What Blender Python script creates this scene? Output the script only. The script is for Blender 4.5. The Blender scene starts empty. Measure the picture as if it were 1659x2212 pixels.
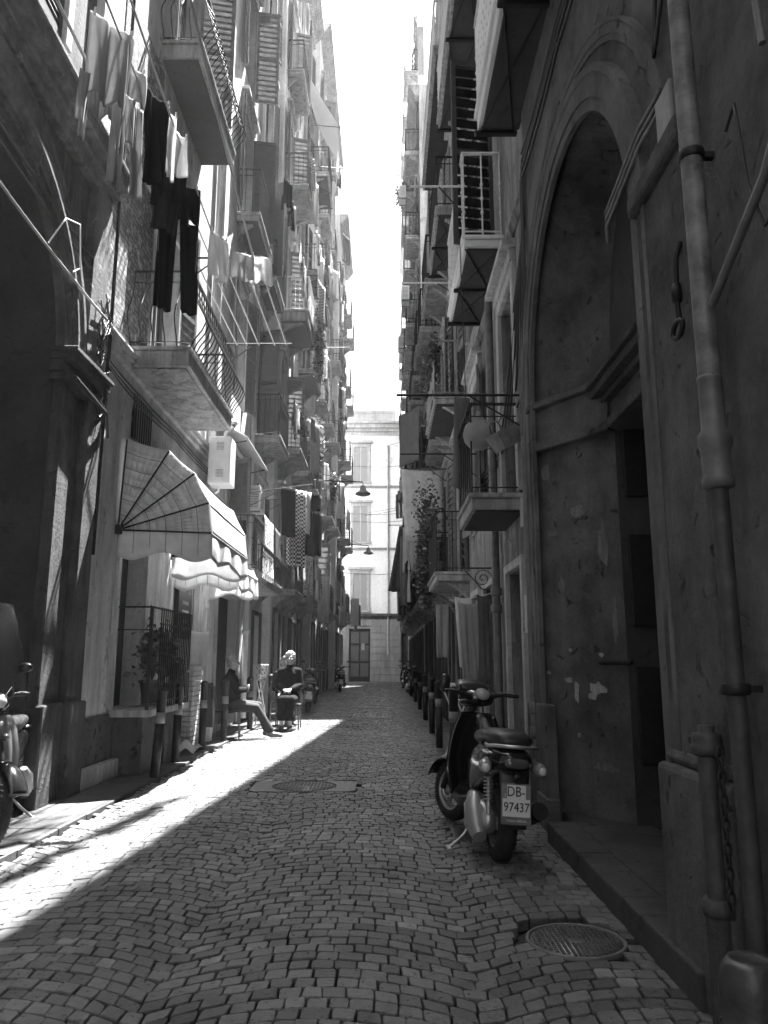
import bpy, bmesh, math, random
from mathutils import Vector, Matrix, Euler
R = math.radians
PI = math.pi
random.seed(11)
S = bpy.context.scene
COL = S.collection
V = Vector
sin, cos = math.sin, math.cos

# ------------------------------------------------------------------ camera
PITCH = R(10.9); FPX = 1661.0; CAMH = 1.3
cam_d = bpy.data.cameras.new('camera'); cam = bpy.data.objects.new('camera', cam_d)
COL.objects.link(cam); S.camera = cam
cam.location = (0, 0, CAMH); cam.rotation_euler = (R(90) + PITCH, 0, 0)
cam_d.sensor_width = 36; cam_d.sensor_fit = 'VERTICAL'; cam_d.sensor_height = 36
cam_d.lens = FPX / 2212 * 36; cam_d.clip_end = 500; cam_d.clip_start = 0.05

def at(px, py, x=None, y=None, z=None):
    """point of the place seen at (px,py) of a 1659x2212 view, on the plane x= / y= / z="""
    cx, cy = px - 829.5, 1106 - py
    f = FPX * cos(PITCH) - cy * sin(PITCH); u = FPX * sin(PITCH) + cy * cos(PITCH)
    if x is not None: t = x / cx
    elif y is not None: t = y / f
    else: t = (z - CAMH) / u
    return V((cx * t, f * t, CAMH + u * t))

# ------------------------------------------------------------------ tagging
def tag(o, label=None, cat=None, group=None, kind=None):
    if label: o['label'] = label
    if cat: o['category'] = cat
    if group: o['group'] = group
    if kind: o['kind'] = kind
    return o
def thing(name, label, cat, loc=(0, 0, 0), rz=0, group=None):
    o = bpy.data.objects.new(name, None); COL.objects.link(o)
    o.empty_display_size = 0.2
    o.location = loc; o.rotation_euler = (0, 0, rz)
    return tag(o, label, cat, group)
WROOT = {}
def thing_w(name, label, cat, base, group=None):
    """a thing whose parts are modelled in world coordinates"""
    o = thing(name, label, cat, base, 0, group); WROOT[o.name] = V(base); return o
def set_parent(o, parent):
    if parent:
        o.parent = parent
        if parent.name in WROOT: o.matrix_parent_inverse = Matrix.Translation(-WROOT[parent.name])
def kids(o): return [c for c in COL.objects if c.parent == o]
def copy_tree(o, parent=None):
    c = o.copy(); COL.objects.link(c); c.parent = parent
    for ch in kids(o): copy_tree(ch, c)
    return c
def dup(o, loc, rz, label, group=None, sc=None):
    c = copy_tree(o); c.location = loc; c.rotation_euler = (0, 0, rz); c['label'] = label
    if group: c['group'] = group
    if sc: c.scale = sc
    return c

# ------------------------------------------------------------------ mesh builder
class MB:
    def __init__(s): s.v = []; s.f = []; s.mi = []; s.sm = []; s.m = 0; s.smooth = False; s.col = None; s.cols = []
    def add(s, vs, fs):
        b = len(s.v); s.v += [tuple(p) for p in vs]
        for f in fs:
            s.f.append(tuple(b + i for i in f)); s.mi.append(s.m); s.sm.append(s.smooth)
            if s.col is not None: s.cols.append(s.col)
        return s
    def box(s, a, b, mat=None):
        x0, y0, z0 = a; x1, y1, z1 = b
        if x0 > x1: x0, x1 = x1, x0
        if y0 > y1: y0, y1 = y1, y0
        if z0 > z1: z0, z1 = z1, z0
        vs = [V(p) for p in ((x0,y0,z0),(x1,y0,z0),(x1,y1,z0),(x0,y1,z0),(x0,y0,z1),(x1,y0,z1),(x1,y1,z1),(x0,y1,z1))]
        if mat is not None: vs = [mat @ p for p in vs]
        return s.add(vs, [(0,3,2,1),(4,5,6,7),(0,1,5,4),(1,2,6,5),(2,3,7,6),(3,0,4,7)])
    def quad(s, *p): return s.add(p, [tuple(range(len(p)))])
    def tube(s, pts, r, n=6, cap=True, smooth=True):
        pts = [V(p) for p in pts]; rs = r if isinstance(r, (list, tuple)) else [r] * len(pts)
        vs = []; up = None
        for i, p in enumerate(pts):
            d = (pts[min(i + 1, len(pts) - 1)] - pts[max(i - 1, 0)])
            d = d.normalized() if d.length > 1e-9 else V((0, 0, 1))
            if up is None:
                up = V((0, 0, 1)) if abs(d.z) < .9 else V((0, 1, 0))
            a = d.cross(up)
            if a.length < 1e-6: a = d.cross(V((1, 0, 0)))
            a.normalize(); b = a.cross(d).normalized(); up = b
            for k in range(n):
                t = 2 * PI * k / n
                vs.append(p + (a * cos(t) + b * sin(t)) * rs[i])
        fs = []
        for i in range(len(pts) - 1):
            for k in range(n):
                k2 = (k + 1) % n
                fs.append((i*n+k, i*n+k2, (i+1)*n+k2, (i+1)*n+k))
        o = s.smooth; s.smooth = smooth; s.add(vs, fs); s.smooth = o
        if cap:
            s.add(vs[:n], [tuple(range(n))[::-1]]); s.add(vs[-n:], [tuple(range(n))])
        return s
    def lathe(s, prof, c=(0, 0, 0), axis='z', n=20, smooth=True, sx=1, M=None, cap=True):
        """prof: list of (r, h)"""
        c = V(c); vs = []
        for r, h in prof:
            for k in range(n):
                t = 2 * PI * k / n; a, b = r * cos(t), r * sin(t)
                p = {'z': V((a*sx, b, h)), 'x': V((h, a, b)), 'y': V((a, h, b))}[axis]
                if M is not None: p = M @ p
                vs.append(c + p)
        fs = []
        for i in range(len(prof) - 1):
            for k in range(n):
                k2 = (k + 1) % n; fs.append((i*n+k, i*n+k2, (i+1)*n+k2, (i+1)*n+k))
        if cap and prof[0][0] > 1e-5: fs.append(tuple(range(n))[::-1])
        if cap and prof[-1][0] > 1e-5: fs.append(tuple((len(prof)-1)*n + k for k in range(n)))
        o = s.smooth; s.smooth = smooth; s.add(vs, fs); s.smooth = o
        return s
    def loft(s, secs, n=16, smooth=True, cap=True):
        """secs: (center, half_w, half_h, tilt, exponent): superellipse sections; width along x, height tilted about x"""
        vs = []
        for c, w, h, tilt, e in secs:
            c = V(c)
            for k in range(n):
                t = 2 * PI * k / n; ct, st = cos(t), sin(t)
                a = w * math.copysign(abs(ct) ** (2 / e), ct); b = h * math.copysign(abs(st) ** (2 / e), st)
                vs.append(c + V((a, -b * sin(tilt), b * cos(tilt))))
        fs = []
        for i in range(len(secs) - 1):
            for k in range(n):
                k2 = (k + 1) % n; fs.append((i*n+k, i*n+k2, (i+1)*n+k2, (i+1)*n+k))
        if cap: fs += [tuple(range(n))[::-1], tuple((len(secs)-1)*n + k for k in range(n))]
        o = s.smooth; s.smooth = smooth; s.add(vs, fs); s.smooth = o
        return s
    def grid(s, fn, nu, nv, smooth=True):
        vs = [fn(i / nu, j / nv) for j in range(nv + 1) for i in range(nu + 1)]
        w = nu + 1
        fs = [(j*w+i, j*w+i+1, (j+1)*w+i+1, (j+1)*w+i) for j in range(nv) for i in range(nu)]
        o = s.smooth; s.smooth = smooth; s.add(vs, fs); s.smooth = o
        return s
    def build(s, name, mats, parent=None, bevel=0, seg=2, loc=None, solid=0, sub=0, fix=True):
        me = bpy.data.meshes.new(name); me.from_pydata(s.v, [], s.f)
        if not isinstance(mats, (list, tuple)): mats = [mats]
        for m in mats: me.materials.append(m)
        me.polygons.foreach_set('material_index', s.mi); me.polygons.foreach_set('use_smooth', s.sm)
        if s.cols:
            at_ = me.attributes.new('tint', 'FLOAT', 'FACE'); at_.data.foreach_set('value', s.cols)
        me.update()
        o = bpy.data.objects.new(name, me); COL.objects.link(o)
        set_parent(o, parent)
        if loc: o.location = loc
        if sub:
            m = o.modifiers.new('sub', 'SUBSURF'); m.levels = sub; m.render_levels = sub
        if solid:
            m = o.modifiers.new('solid', 'SOLIDIFY'); m.thickness = solid; m.offset = 0
        if bevel:
            m = o.modifiers.new('bevel', 'BEVEL'); m.width = bevel; m.segments = seg; m.limit_method = 'ANGLE'; m.angle_limit = R(40)
        return o

# ------------------------------------------------------------------ materials
MATS = {}
class NT:
    def __init__(s, name):
        s.mat = bpy.data.materials.new(name); s.mat.use_nodes = True; s.t = s.mat.node_tree; s.n = s.t.nodes; s.l = s.t.links
        s.bsdf = s.n['Principled BSDF']; s.out = s.n['Material Output']
        s._pos = None
    def new(s, kind, **kw):
        n = s.n.new(kind)
        for k, v in kw.items(): setattr(n, k, v)
        return n
    def pos(s, scale=(1, 1, 1)):
        if s._pos is None: s._pos = s.new('ShaderNodeTexCoord').outputs['Object']
        if scale == (1, 1, 1): return s._pos
        m = s.new('ShaderNodeMapping'); m.inputs['Scale'].default_value = scale; s.l.new(s._pos, m.inputs['Vector'])
        return m.outputs[0]
    def noise(s, scale, detail=4, rough=.6, sc=(1, 1, 1), dist=0):
        n = s.new('ShaderNodeTexNoise'); n.inputs['Scale'].default_value = scale; n.inputs['Detail'].default_value = detail
        n.inputs['Roughness'].default_value = rough; n.inputs['Distortion'].default_value = dist
        s.l.new(s.pos(sc), n.inputs['Vector']); return n.outputs['Fac']
    def ramp(s, fac, a, b, va=0., vb=1.):
        m = s.new('ShaderNodeMapRange'); m.clamp = True
        m.inputs[1].default_value = a; m.inputs[2].default_value = b; m.inputs[3].default_value = va; m.inputs[4].default_value = vb
        s.l.new(fac, m.inputs[0]); return m.outputs[0]
    def math(s, op, a, b):
        m = s.new('ShaderNodeMath', operation=op)
        for i, q in enumerate((a, b)):
            if isinstance(q, (int, float)): m.inputs[i].default_value = q
            else: s.l.new(q, m.inputs[i])
        return m.outputs[0]
    def mix(s, f, a, b):
        m = s.new('ShaderNodeMix', data_type='FLOAT')
        for i, q in ((0, f), (2, a), (3, b)):
            if isinstance(q, (int, float)): m.inputs[i].default_value = q
            else: s.l.new(q, m.inputs[i])
        return m.outputs[0]
    def grey(s, val):
        c = s.new('ShaderNodeCombineColor')
        for i in range(3):
            s.l.new(val, c.inputs[i])
        return c.outputs[0]
    def bump(s, h, strength=.3, dist=.02):
        b = s.new('ShaderNodeBump'); b.inputs['Strength'].default_value = strength; b.inputs['Distance'].default_value = dist
        s.l.new(h, b.inputs['Height']); s.l.new(b.outputs[0], s.bsdf.inputs['Normal']); return b
    def base(s, val):
        if isinstance(val, (int, float)): s.bsdf.inputs['Base Color'].default_value = (val, val, val, 1)
        else: s.l.new(s.grey(val), s.bsdf.inputs['Base Color'])
def simple(name, v, rough=.6, metal=0., spec=.5, coat=0., vary=0., bump=0., bscale=40):
    if name in MATS: return MATS[name]
    t = NT(name); t.bsdf.inputs['Roughness'].default_value = rough; t.bsdf.inputs['Metallic'].default_value = metal
    t.bsdf.inputs['Specular IOR Level'].default_value = spec
    if coat: t.bsdf.inputs['Coat Weight'].default_value = coat
    if vary:
        n = t.noise(9, 5, .65); t.base(t.math('MULTIPLY', t.ramp(n, .3, .7, 1 - vary, 1 + vary), v))
        t.l.new(t.ramp(t.noise(23, 3), .3, .7, max(rough - .12, .05), min(rough + .15, 1)), t.bsdf.inputs['Roughness'])
    else: t.base(v)
    if bump: t.bump(t.noise(bscale, 4, .6), bump, .01)
    MATS[name] = t.mat; return t.mat
def plaster(name, v, dark=.5, peel=.25, peelv=None, bump=.5, scale=1., rough=.9, streak=.35, brick=None):
    """old lime plaster: cloudy tone, vertical run marks, peeled patches with a lower level"""
    if name in MATS: return MATS[name]
    t = NT(name); t.bsdf.inputs['Roughness'].default_value = rough; t.bsdf.inputs['Specular IOR Level'].default_value = .25
    big = t.noise(.9 * scale, 5, .62); fine = t.noise(14 * scale, 6, .7); st = t.noise(5 * scale, 4, .65, sc=(1, 1, .12))
    mid = t.noise(3.2 * scale, 6, .7, dist=.6)
    tone = t.math('MULTIPLY', t.ramp(big, .3, .7, 1 - dark * .5, 1 + dark * .35), t.ramp(fine, .25, .75, .82, 1.14))
    tone = t.math('MULTIPLY', tone, t.ramp(st, .35, .7, 1 + streak * .2, 1 - streak))
    tone = t.math('MULTIPLY', tone, v)
    edge = t.ramp(mid, .62 - peel * .35, .64 - peel * .35 + .05, 0, 1)
    pv = peelv if peelv is not None else v * .62
    low = t.math('MULTIPLY', t.ramp(t.noise(30 * scale, 4, .7), .3, .7, .75, 1.25), pv)
    h = t.math('ADD', t.math('MULTIPLY', edge, -.55), t.math('MULTIPLY', fine, .5))
    if brick:
        b = t.new('ShaderNodeTexBrick'); b.inputs['Scale'].default_value = 1; b.inputs['Brick Width'].default_value = .24
        b.inputs['Row Height'].default_value = .075; b.inputs['Mortar Size'].default_value = .008
        b.inputs['Color1'].default_value = (1, 1, 1, 1); b.inputs['Color2'].default_value = (.6, .6, .6, 1); b.inputs['Mortar'].default_value = (.25, .25, .25, 1)
        sx = t.new('ShaderNodeSeparateXYZ'); t.l.new(t.pos(), sx.inputs[0]); cx = t.new('ShaderNodeCombineXYZ')
        t.l.new(sx.outputs[1], cx.inputs[0]); t.l.new(sx.outputs[2], cx.inputs[1]); t.l.new(cx.outputs[0], b.inputs['Vector'])
        bw = t.new('ShaderNodeRGBToBW'); t.l.new(b.outputs['Color'], bw.inputs[0])
        low = t.math('MULTIPLY', low, bw.outputs[0])
        h = t.math('ADD', h, t.math('MULTIPLY', t.math('MULTIPLY', edge, bw.outputs[0]), .5))
    t.base(t.mix(edge, tone, low))
    t.bump(h, bump, .03)
    MATS[name] = t.mat; return t.mat
def cloth(name, v, trans=.45, pattern=None, v2=.02, sc=16):
    if name in MATS: return MATS[name]
    t = NT(name); t.n.remove(t.bsdf)
    val = t.ramp(t.noise(6, 4, .6), .3, .7, v * .85, v * 1.1)
    if pattern:
        if pattern == 'check':
            c = t.new('ShaderNodeTexChecker'); c.inputs['Scale'].default_value = sc; t.l.new(t.pos(), c.inputs['Vector']); fac = c.outputs['Fac']
        elif pattern == 'stripe':
            w = t.new('ShaderNodeTexWave', wave_type='BANDS', bands_direction='Y'); w.inputs['Scale'].default_value = sc
            t.l.new(t.pos(), w.inputs['Vector']); fac = t.ramp(w.outputs['Fac'], .45, .55)
        elif pattern == 'flower':
            vo = t.new('ShaderNodeTexVoronoi'); vo.inputs['Scale'].default_value = sc; t.l.new(t.pos(), vo.inputs['Vector']); fac = t.ramp(vo.outputs['Distance'], .32, .4)
        val = t.mix(fac, v2, val)
    col = t.grey(val)
    d = t.new('ShaderNodeBsdfDiffuse'); tr = t.new('ShaderNodeBsdfTranslucent'); mx = t.new('ShaderNodeMixShader')
    t.l.new(col, d.inputs[0]); t.l.new(col, tr.inputs[0]); mx.inputs[0].default_value = trans
    t.l.new(d.outputs[0], mx.inputs[1]); t.l.new(tr.outputs[0], mx.inputs[2]); t.l.new(mx.outputs[0], t.out.inputs[0])
    MATS[name] = t.mat; return t.mat

M = {}
M['iron'] = simple('iron_dark', .03, .55, .6, vary=.35, bump=.2)
M['iron_white'] = simple('iron_white', .72, .5, vary=.12)
M['iron_grey'] = simple('iron_grey', .16, .55, .3, vary=.3, bump=.2)
M['wood_dark'] = simple('wood_dark', .011, .55, vary=.4, bump=.3, bscale=25)
M['wood_mid'] = simple('wood_mid', .09, .6, vary=.35, bump=.3, bscale=25)
M['shutter_dark'] = simple('shutter_dark', .05, .6, vary=.3)
M['shutter_mid'] = simple('shutter_mid', .18, .6, vary=.25)
M['shutter_pale'] = simple('shutter_pale', .38, .6, vary=.2)
M['dark_room'] = simple('dark_interior', .012, .9)
M['white_paint'] = simple('white_paint', .78, .5, vary=.08)
M['grey_paint'] = simple('grey_paint', .3, .5, vary=.15)
M['plastic_pale'] = simple('plastic_pale', .62, .45, vary=.08)
M['rubber'] = simple('rubber', .02, .75, vary=.2, bump=.2, bscale=60)
M['black_plastic'] = simple('black_plastic', .022, .38, vary=.15)
M['black_gloss'] = simple('black_gloss', .016, .16, coat=.6)
M['silver'] = simple('silver_paint', .30, .38, .4, coat=.4)
M['chrome'] = simple('chrome', .7, .14, 1.0)
M['alu'] = simple('cast_aluminium', .45, .42, .8, vary=.15)
M['lens'] = simple('lamp_lens', .55, .12, 0, coat=.6)
M['lens_dark'] = simple('tail_lens', .09, .12, 0, coat=.6)
M['vinyl'] = simple('seat_vinyl', .028, .42, vary=.2, bump=.15, bscale=90)
M['plate'] = simple('plate_white', .72, .4)
M['ink'] = simple('plate_ink', .02, .5)
M['skin'] = simple('skin', .3, .5, vary=.1)
M['skin_pale'] = simple('skin_pale', .4, .5, vary=.1)
M['hair_white'] = simple('hair_white', .7, .55, bump=.8, bscale=60)
M['hair_grey'] = simple('hair_grey', .25, .55, bump=.8, bscale=60)
M['wool_black'] = simple('wool_black', .014, .95, bump=.4, bscale=80, spec=.1)
M['denim'] = simple('denim', .06, .9, bump=.3, bscale=80)
M['shoe'] = simple('shoe', .12, .5)
M['cable'] = simple('cable_black', .03, .5)
M['rope'] = simple('rope_pale', .6, .8)
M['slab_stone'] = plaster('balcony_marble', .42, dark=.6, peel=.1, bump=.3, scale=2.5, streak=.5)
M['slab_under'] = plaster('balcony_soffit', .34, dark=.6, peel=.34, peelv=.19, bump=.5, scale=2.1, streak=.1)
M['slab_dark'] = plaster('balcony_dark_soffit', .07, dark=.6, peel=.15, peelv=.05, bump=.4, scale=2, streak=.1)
M['piperno'] = plaster('dark_stone', .10, dark=1.0, peel=.1, peelv=.075, bump=.9, scale=2.2, streak=.35)
M['piperno_l'] = plaster('portal_stone', .17, dark=1.1, peel=.08, peelv=.22, bump=1.0, scale=1.6, streak=.4)
M['terracotta'] = simple('terracotta', .17, .85, vary=.3)
def glass_mat(name='window_glass', v=.03, a=1.0):
    t = NT(name); t.base(v); t.bsdf.inputs['Roughness'].default_value = .08; t.bsdf.inputs['Coat Weight'].default_value = .5
    if a < 1: t.bsdf.inputs['Alpha'].default_value = a
    return t.mat
M['glass'] = glass_mat()
M['screen'] = glass_mat('smoked_windscreen', .05, .24)
def leaf_mat():
    t = NT('leaves'); t.n.remove(t.bsdf)
    at_ = t.new('ShaderNodeAttribute', attribute_name='tint'); v = t.ramp(at_.outputs['Fac'], 0, 1, .03, .16); c = t.grey(v)
    d = t.new('ShaderNodeBsdfDiffuse'); tr = t.new('ShaderNodeBsdfTranslucent'); g = t.new('ShaderNodeBsdfGlossy'); g.inputs['Roughness'].default_value = .35
    g.inputs[0].default_value = (.5, .5, .5, 1)
    a = t.new('ShaderNodeMixShader'); a.inputs[0].default_value = .4; b = t.new('ShaderNodeMixShader'); b.inputs[0].default_value = .12
    t.l.new(c, d.inputs[0]); t.l.new(c, tr.inputs[0]); t.l.new(d.outputs[0], a.inputs[1]); t.l.new(tr.outputs[0], a.inputs[2])
    t.l.new(a.outputs[0], b.inputs[1]); t.l.new(g.outputs[0], b.inputs[2]); t.l.new(b.outputs[0], t.out.inputs[0]); return t.mat
M['leaf'] = leaf_mat()
EXPO = 3.3; HAZE = .0008; SKY = .055
# ------------------------------------------------------------------ ground
def cobble_mat():
    t = NT('cobblestone'); at_ = t.new('ShaderNodeAttribute', attribute_name='tint')
    n = t.noise(28, 6, .75); n2 = t.noise(1.1, 4, .6); n3 = t.noise(120, 3, .7)
    v = t.math('MULTIPLY', t.ramp(at_.outputs['Fac'], 0, 1, .042, .27), t.ramp(n, .3, .7, .55, 1.5))
    v = t.math('MULTIPLY', v, t.ramp(n2, .35, .65, .6, 1.25))
    t.base(v); t.l.new(t.ramp(n, .3, .7, .22, .5), t.bsdf.inputs['Roughness'])
    t.bsdf.inputs['Specular IOR Level'].default_value = .6
    t.bump(t.math('ADD', n, t.math('MULTIPLY', n3, .5)), .9, .012); return t.mat
M['cobble'] = cobble_mat()
M['grout'] = simple('road_grout', .035, .95, vary=.5, bump=.8, bscale=50)
M['paving'] = plaster('paving_slab', .09, dark=.6, peel=.15, bump=.4, scale=2.5, streak=0, rough=.75)
g = MB(); g.box((-60, -30, -.5), (60, 120, -.06)); gr = g.build('ground', M['grout']); tag(gr, kind='structure')

rnd = random.Random(5)
MANH = [(-.835, 8.46, .36), (.907, 3.95, .235)]
cb = MB()
BW = 1.30; SP = .096; X0, X1 = -2.52, 1.42
def road_x(x, y): return x
def arc(xx, r):
    u = ((xx + .92) / BW) % 1.0
    return r * SP + .26 * (1 - (2 * u - 1) ** 2)
nrow = int(47 / SP)
for r_ in range(9, nrow):
    off = rnd.uniform(0, .1); xx = X0 - off
    while xx < X1 + .02:
        w = SP * rnd.uniform(.82, 1.2)
        xa, xb = xx + .003, xx + w - .003; xx += w
        xm = (xa + xb) / 2; ym = arc(xm, r_)
        if ym > 46.5 or ym < 1.0 or xm < X0 + .01: continue
        if ym < 6.1 and xb > 1.29 and ym > 3.2: continue
        if xb > X1: continue
        if any((xm - a) ** 2 + (ym - b) ** 2 < (q + .05) ** 2 for a, b, q in MANH): continue
        if abs(xm + .835) < .56 and abs(ym - 8.46) < .36: continue
        if .52 < xm < .80 and 6.0 < ym < 6.5: continue
        j = lambda: rnd.uniform(-.005, .005)
        hz = rnd.uniform(-.003, .004); gp = rnd.uniform(.002, .006)
        crown = -.012 * (xm / 2.2) ** 2
        q = []
        for cx_, dr in ((xa, gp), (xb, gp), (xb, SP - gp), (xa, SP - gp)):
            q.append(V((cx_ + j(), arc(cx_, r_) + dr + j(), 0)))
        cen = sum(q, V()) / 4
        tx, ty = rnd.uniform(-.03, .03), rnd.uniform(-.03, .03)
        cb.col = min(1, max(0, rnd.gauss(.42, .15))) if rnd.random() > .03 else .95
        def top(p): return V((p.x, p.y, hz + crown + tx * (p.x - cen.x) + ty * (p.y - cen.y)))
        if ym < 15:
            o_ = []
            for i in range(4):
                a, b, c = q[i - 1], q[i], q[(i + 1) % 4]
                o_ += [b.lerp(a, .09), b.lerp(c, .09)]
            ring1 = [top(cen.lerp(p, .93)) + V((0, 0, .0)) for p in o_]
            ring2 = [top(p) - V((0, 0, .005)) for p in o_]
            ring3 = [V((p.x, p.y, -.05)) for p in o_]
            vs = ring1 + ring2 + ring3
            fs = [tuple(range(8))]
            for rr in (0, 8):
                fs += [(rr + k, rr + 8 + k, rr + 8 + (k + 1) % 8, rr + (k + 1) % 8) for k in range(8)]
            cb.smooth = False; cb.add(vs, fs)
        else:
            vs = [top(cen.lerp(p, .9)) for p in q] + [V((p.x, p.y, -.05)) for p in q]
            cb.smooth = False
            cb.add(vs, [(0, 1, 2, 3)] + [(k, k + 4, (k + 1) % 4 + 4, (k + 1) % 4) for k in range(4)])
road = cb.build('cobbled_road', M['cobble']); tag(road, kind='structure')

# left pavement of dark slabs, flush strip along the wall
pv = MB(); yy = 1.0
while yy < 46:
    L = rnd.uniform(.55, .95)
    xs = [-3.6, rnd.uniform(-3.05, -2.95), -2.53] if yy < 24 else [-3.6, -2.53]
    for a, b in zip(xs, xs[1:]):
        pv.box((a + .004, yy + .004, -.2), (b - .004, yy + L - .004, .012 + rnd.uniform(-.004, .004)))
    yy += L
pvo = pv.build('pavement', M['paving'], bevel=.006, seg=1); tag(pvo, kind='structure')
# raised stone step in front of the portal on the right
st = MB(); M['step'] = plaster('step_stone', .085, dark=.7, peel=.1, bump=.8, scale=2.4, streak=0)
st.box((1.195, 3.2, -.2), (1.40, 4.15, .135)); st.box((1.197, 4.156, -.2), (1.40, 5.05, .132)); st.box((1.195, 5.056, -.2), (1.40, 5.98, .136))
st.box((1.404, 3.2, -.2), (1.95, 6.4, .128))
sto = st.build('step', M['step'], bevel=.012); tag(sto, kind='structure')

# manhole covers
def manhole(x, y, r, square, label, sq=1.0):
    t = thing('manhole_cover', label, 'manhole cover', (x, y, 0))
    f = MB(); n = 40
    if square:
        # flat plate with a round hole
        w, h = square
        def rim(k):
            a = 2 * PI * k / n; c, s_ = cos(a), sin(a); m = max(abs(c) / w, abs(s_) / h); return V((c / m, s_ / m, .004))
        vs = [rim(k) for k in range(n)] + [V((r * 1.03 * cos(2*PI*k/n), r * 1.03 * sin(2*PI*k/n), .004)) for k in range(n)]
        vs += [V((p.x, p.y, -.04)) for p in vs[:n]]
        f.add(vs, [(k, (k+1) % n, n + (k+1) % n, n + k) for k in range(n)] + [(2*n + k, 2*n + (k+1) % n, (k+1) % n, k) for k in range(n)])
    else:
        f.lathe([(r * 1.09, -.03), (r * 1.09, .004), (r * 1.02, .004), (r * 1.02, -.03)], n=n)
    f.build('frame', M['iron_grey'], t)
    c = MB(); c.lathe([(0, -.001), (r, -.001), (r, -.03), (0, -.03)][::-1], n=n)
    c.build('cover', M['mh'], t)
    k = MB()
    p = r / 9
    for i in range(-9, 10):
        for j in range(-9, 10):
            cx_, cy_ = i * p, j * p
            if cx_ ** 2 + cy_ ** 2 < (r * .93) ** 2 and not (abs(cx_) < r*.12 and abs(cy_) < r*.12):
                w = p * .30
                k.box((cx_ - w, cy_ - w, -.002), (cx_ + w, cy_ + w, .006))
    k.build('tread', M['mh'], t)
    return t
M['mh'] = simple('cast_iron_cover', .16, .36, .5, vary=.3, bump=.2)
manhole(-.835, 8.46, .33, (.54, .345), 'round ribbed manhole cover in a square frame, mid street')
manhole(.907, 3.95, .215, None, 'round iron manhole cover by the stone step, near the camera')
t = thing('drain_cover', 'small rectangular metal cover in the cobbles by the parked scooter', 'drain cover', (.66, 6.25, 0))
b = MB(); b.box((-.14, -.25, -.03), (.14, .25, -.004)); b.build('plate', M['mh'], t)
b = MB()
for a, c in (((-.14, -.25), (.14, -.22)), ((-.14, .22), (.14, .25)), ((-.14, -.22), (-.115, .22)), ((.115, -.22), (.14, .22))):
    b.box((*a, -.02), (*c, .006))
b.build('frame', M['iron_grey'], t)
# ------------------------------------------------------------------ building kit
# side: +1 = left row (street face looks to +x), -1 = right row
def wall_mesh(side, x, y0, y1, z0, z1, openings, depth=.28, thick=7.0, skip=None, sloped=None):
    """solid block with real recesses. openings: (ya,yb,za,zb). sloped: roof height at y1"""
    m = MB(); xb = x - side * thick
    ys = sorted(set([y0, y1] + [v for o in openings for v in o[:2] if y0 < v < y1]))
    zs = sorted(set([z0, z1] + [v for o in openings for v in o[2:4] if z0 < v < z1]))
    def hole(a, b, c, d):
        for o in openings:
            if o[0] - 1e-6 <= a and b <= o[1] + 1e-6 and o[2] - 1e-6 <= c and d <= o[3] + 1e-6: return True
        return False
    for a, b in zip(ys, ys[1:]):
        for c, d in zip(zs, zs[1:]):
            if hole(a, b, c, d): continue
            m.quad((x, a, c), (x, b, c), (x, b, d), (x, a, d))
    xi = x - side * depth
    for ya, yb, za, zb in [o[:4] for o in openings]:
        m.quad((x, ya, za), (x, yb, za), (xi, yb, za), (xi, ya, za)); m.quad((x, ya, zb), (x, yb, zb), (xi, yb, zb), (xi, ya, zb))
        m.quad((x, ya, za), (x, ya, zb), (xi, ya, zb), (xi, ya, za)); m.quad((x, yb, za), (x, yb, zb), (xi, yb, zb), (xi, yb, za))
        m.quad((xi, ya, za), (xi, yb, za), (xi, yb, zb), (xi, ya, zb))
    zt = z1 if sloped is None else sloped
    m.quad((x, y0, z0), (xb, y0, z0), (xb, y0, z1), (x, y0, z1)); m.quad((x, y1, z0), (xb, y1, z0), (xb, y1, z1), (x, y1, z1))
    m.quad((xb, y0, z0), (xb, y1, z0), (xb, y1, z1), (xb, y0, z1)); m.quad((x, y0, z1), (x, y1, z1), (xb, y1, z1), (xb, y0, z1))
    return m

def slats(m, x0, x1, y0, y1, z0, z1, n, axis='y'):
    """louvre blades of a shutter lying in the plane x0..x1 thick"""
    dz = (z1 - z0) / n
    for i in range(n):
        za = z0 + i * dz
        m.quad((x0, y0, za), (x0, y1, za), (x1, y1, za + dz * .95), (x1, y0, za + dz * .95))
        m.quad((x0, y0, za), (x1, y0, za + dz * .95), (x1, y1, za + dz * .95), (x0, y1, za))
def shutter_leaf(m, w, h, n=18, louvre=True):
    """leaf hinged at origin, lying along +y, thickness x 0..-.035"""
    m.box((-.035, 0, 0), (0, .06, h)); m.box((-.035, w - .06, 0), (0, w, h))
    m.box((-.034, .06, 0), (-.001, w - .06, .08)); m.box((-.034, .06, h - .08), (-.001, w - .06, h)); m.box((-.034, .06, h * .48), (-.001, w - .06, h * .48 + .07))
    if louvre:
        for za, zb in ((.08, h * .48), (h * .48 + .07, h - .08)):
            slats(m, -.03, -.004, .06, w - .06, za, zb, max(4, int(n * (zb - za) / h)))
    else: m.box((-.025, .06, .08), (-.012, w - .06, h - .08))

_leaf_cache = {}
def add_leaf(parent, side, x, y, z, w, h, ang, mat, dirn, louvre=True, n=18):
    """dirn +1: leaf extends towards +y when ang=0 (flat on wall); ang = how far it swings out"""
    key = (round(w, 2), round(h, 2), mat.name, louvre, n)
    if key not in _leaf_cache:
        m = MB(); shutter_leaf(m, w, h, n, louvre); o = m.build('shutter', mat); _leaf_cache[key] = o.data
        bpy.data.objects.remove(o)
    o = bpy.data.objects.new('shutter', _leaf_cache[key]); COL.objects.link(o); set_parent(o, parent)
    o.location = (x, y, z)
    # direction of the leaf from hinge: start along dirn*y, swing towards side*x
    d = V((side * sin(ang), dirn * cos(ang), 0))
    o.rotation_euler = (0, 0, math.atan2(-d.x, d.y))
    return o

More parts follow.
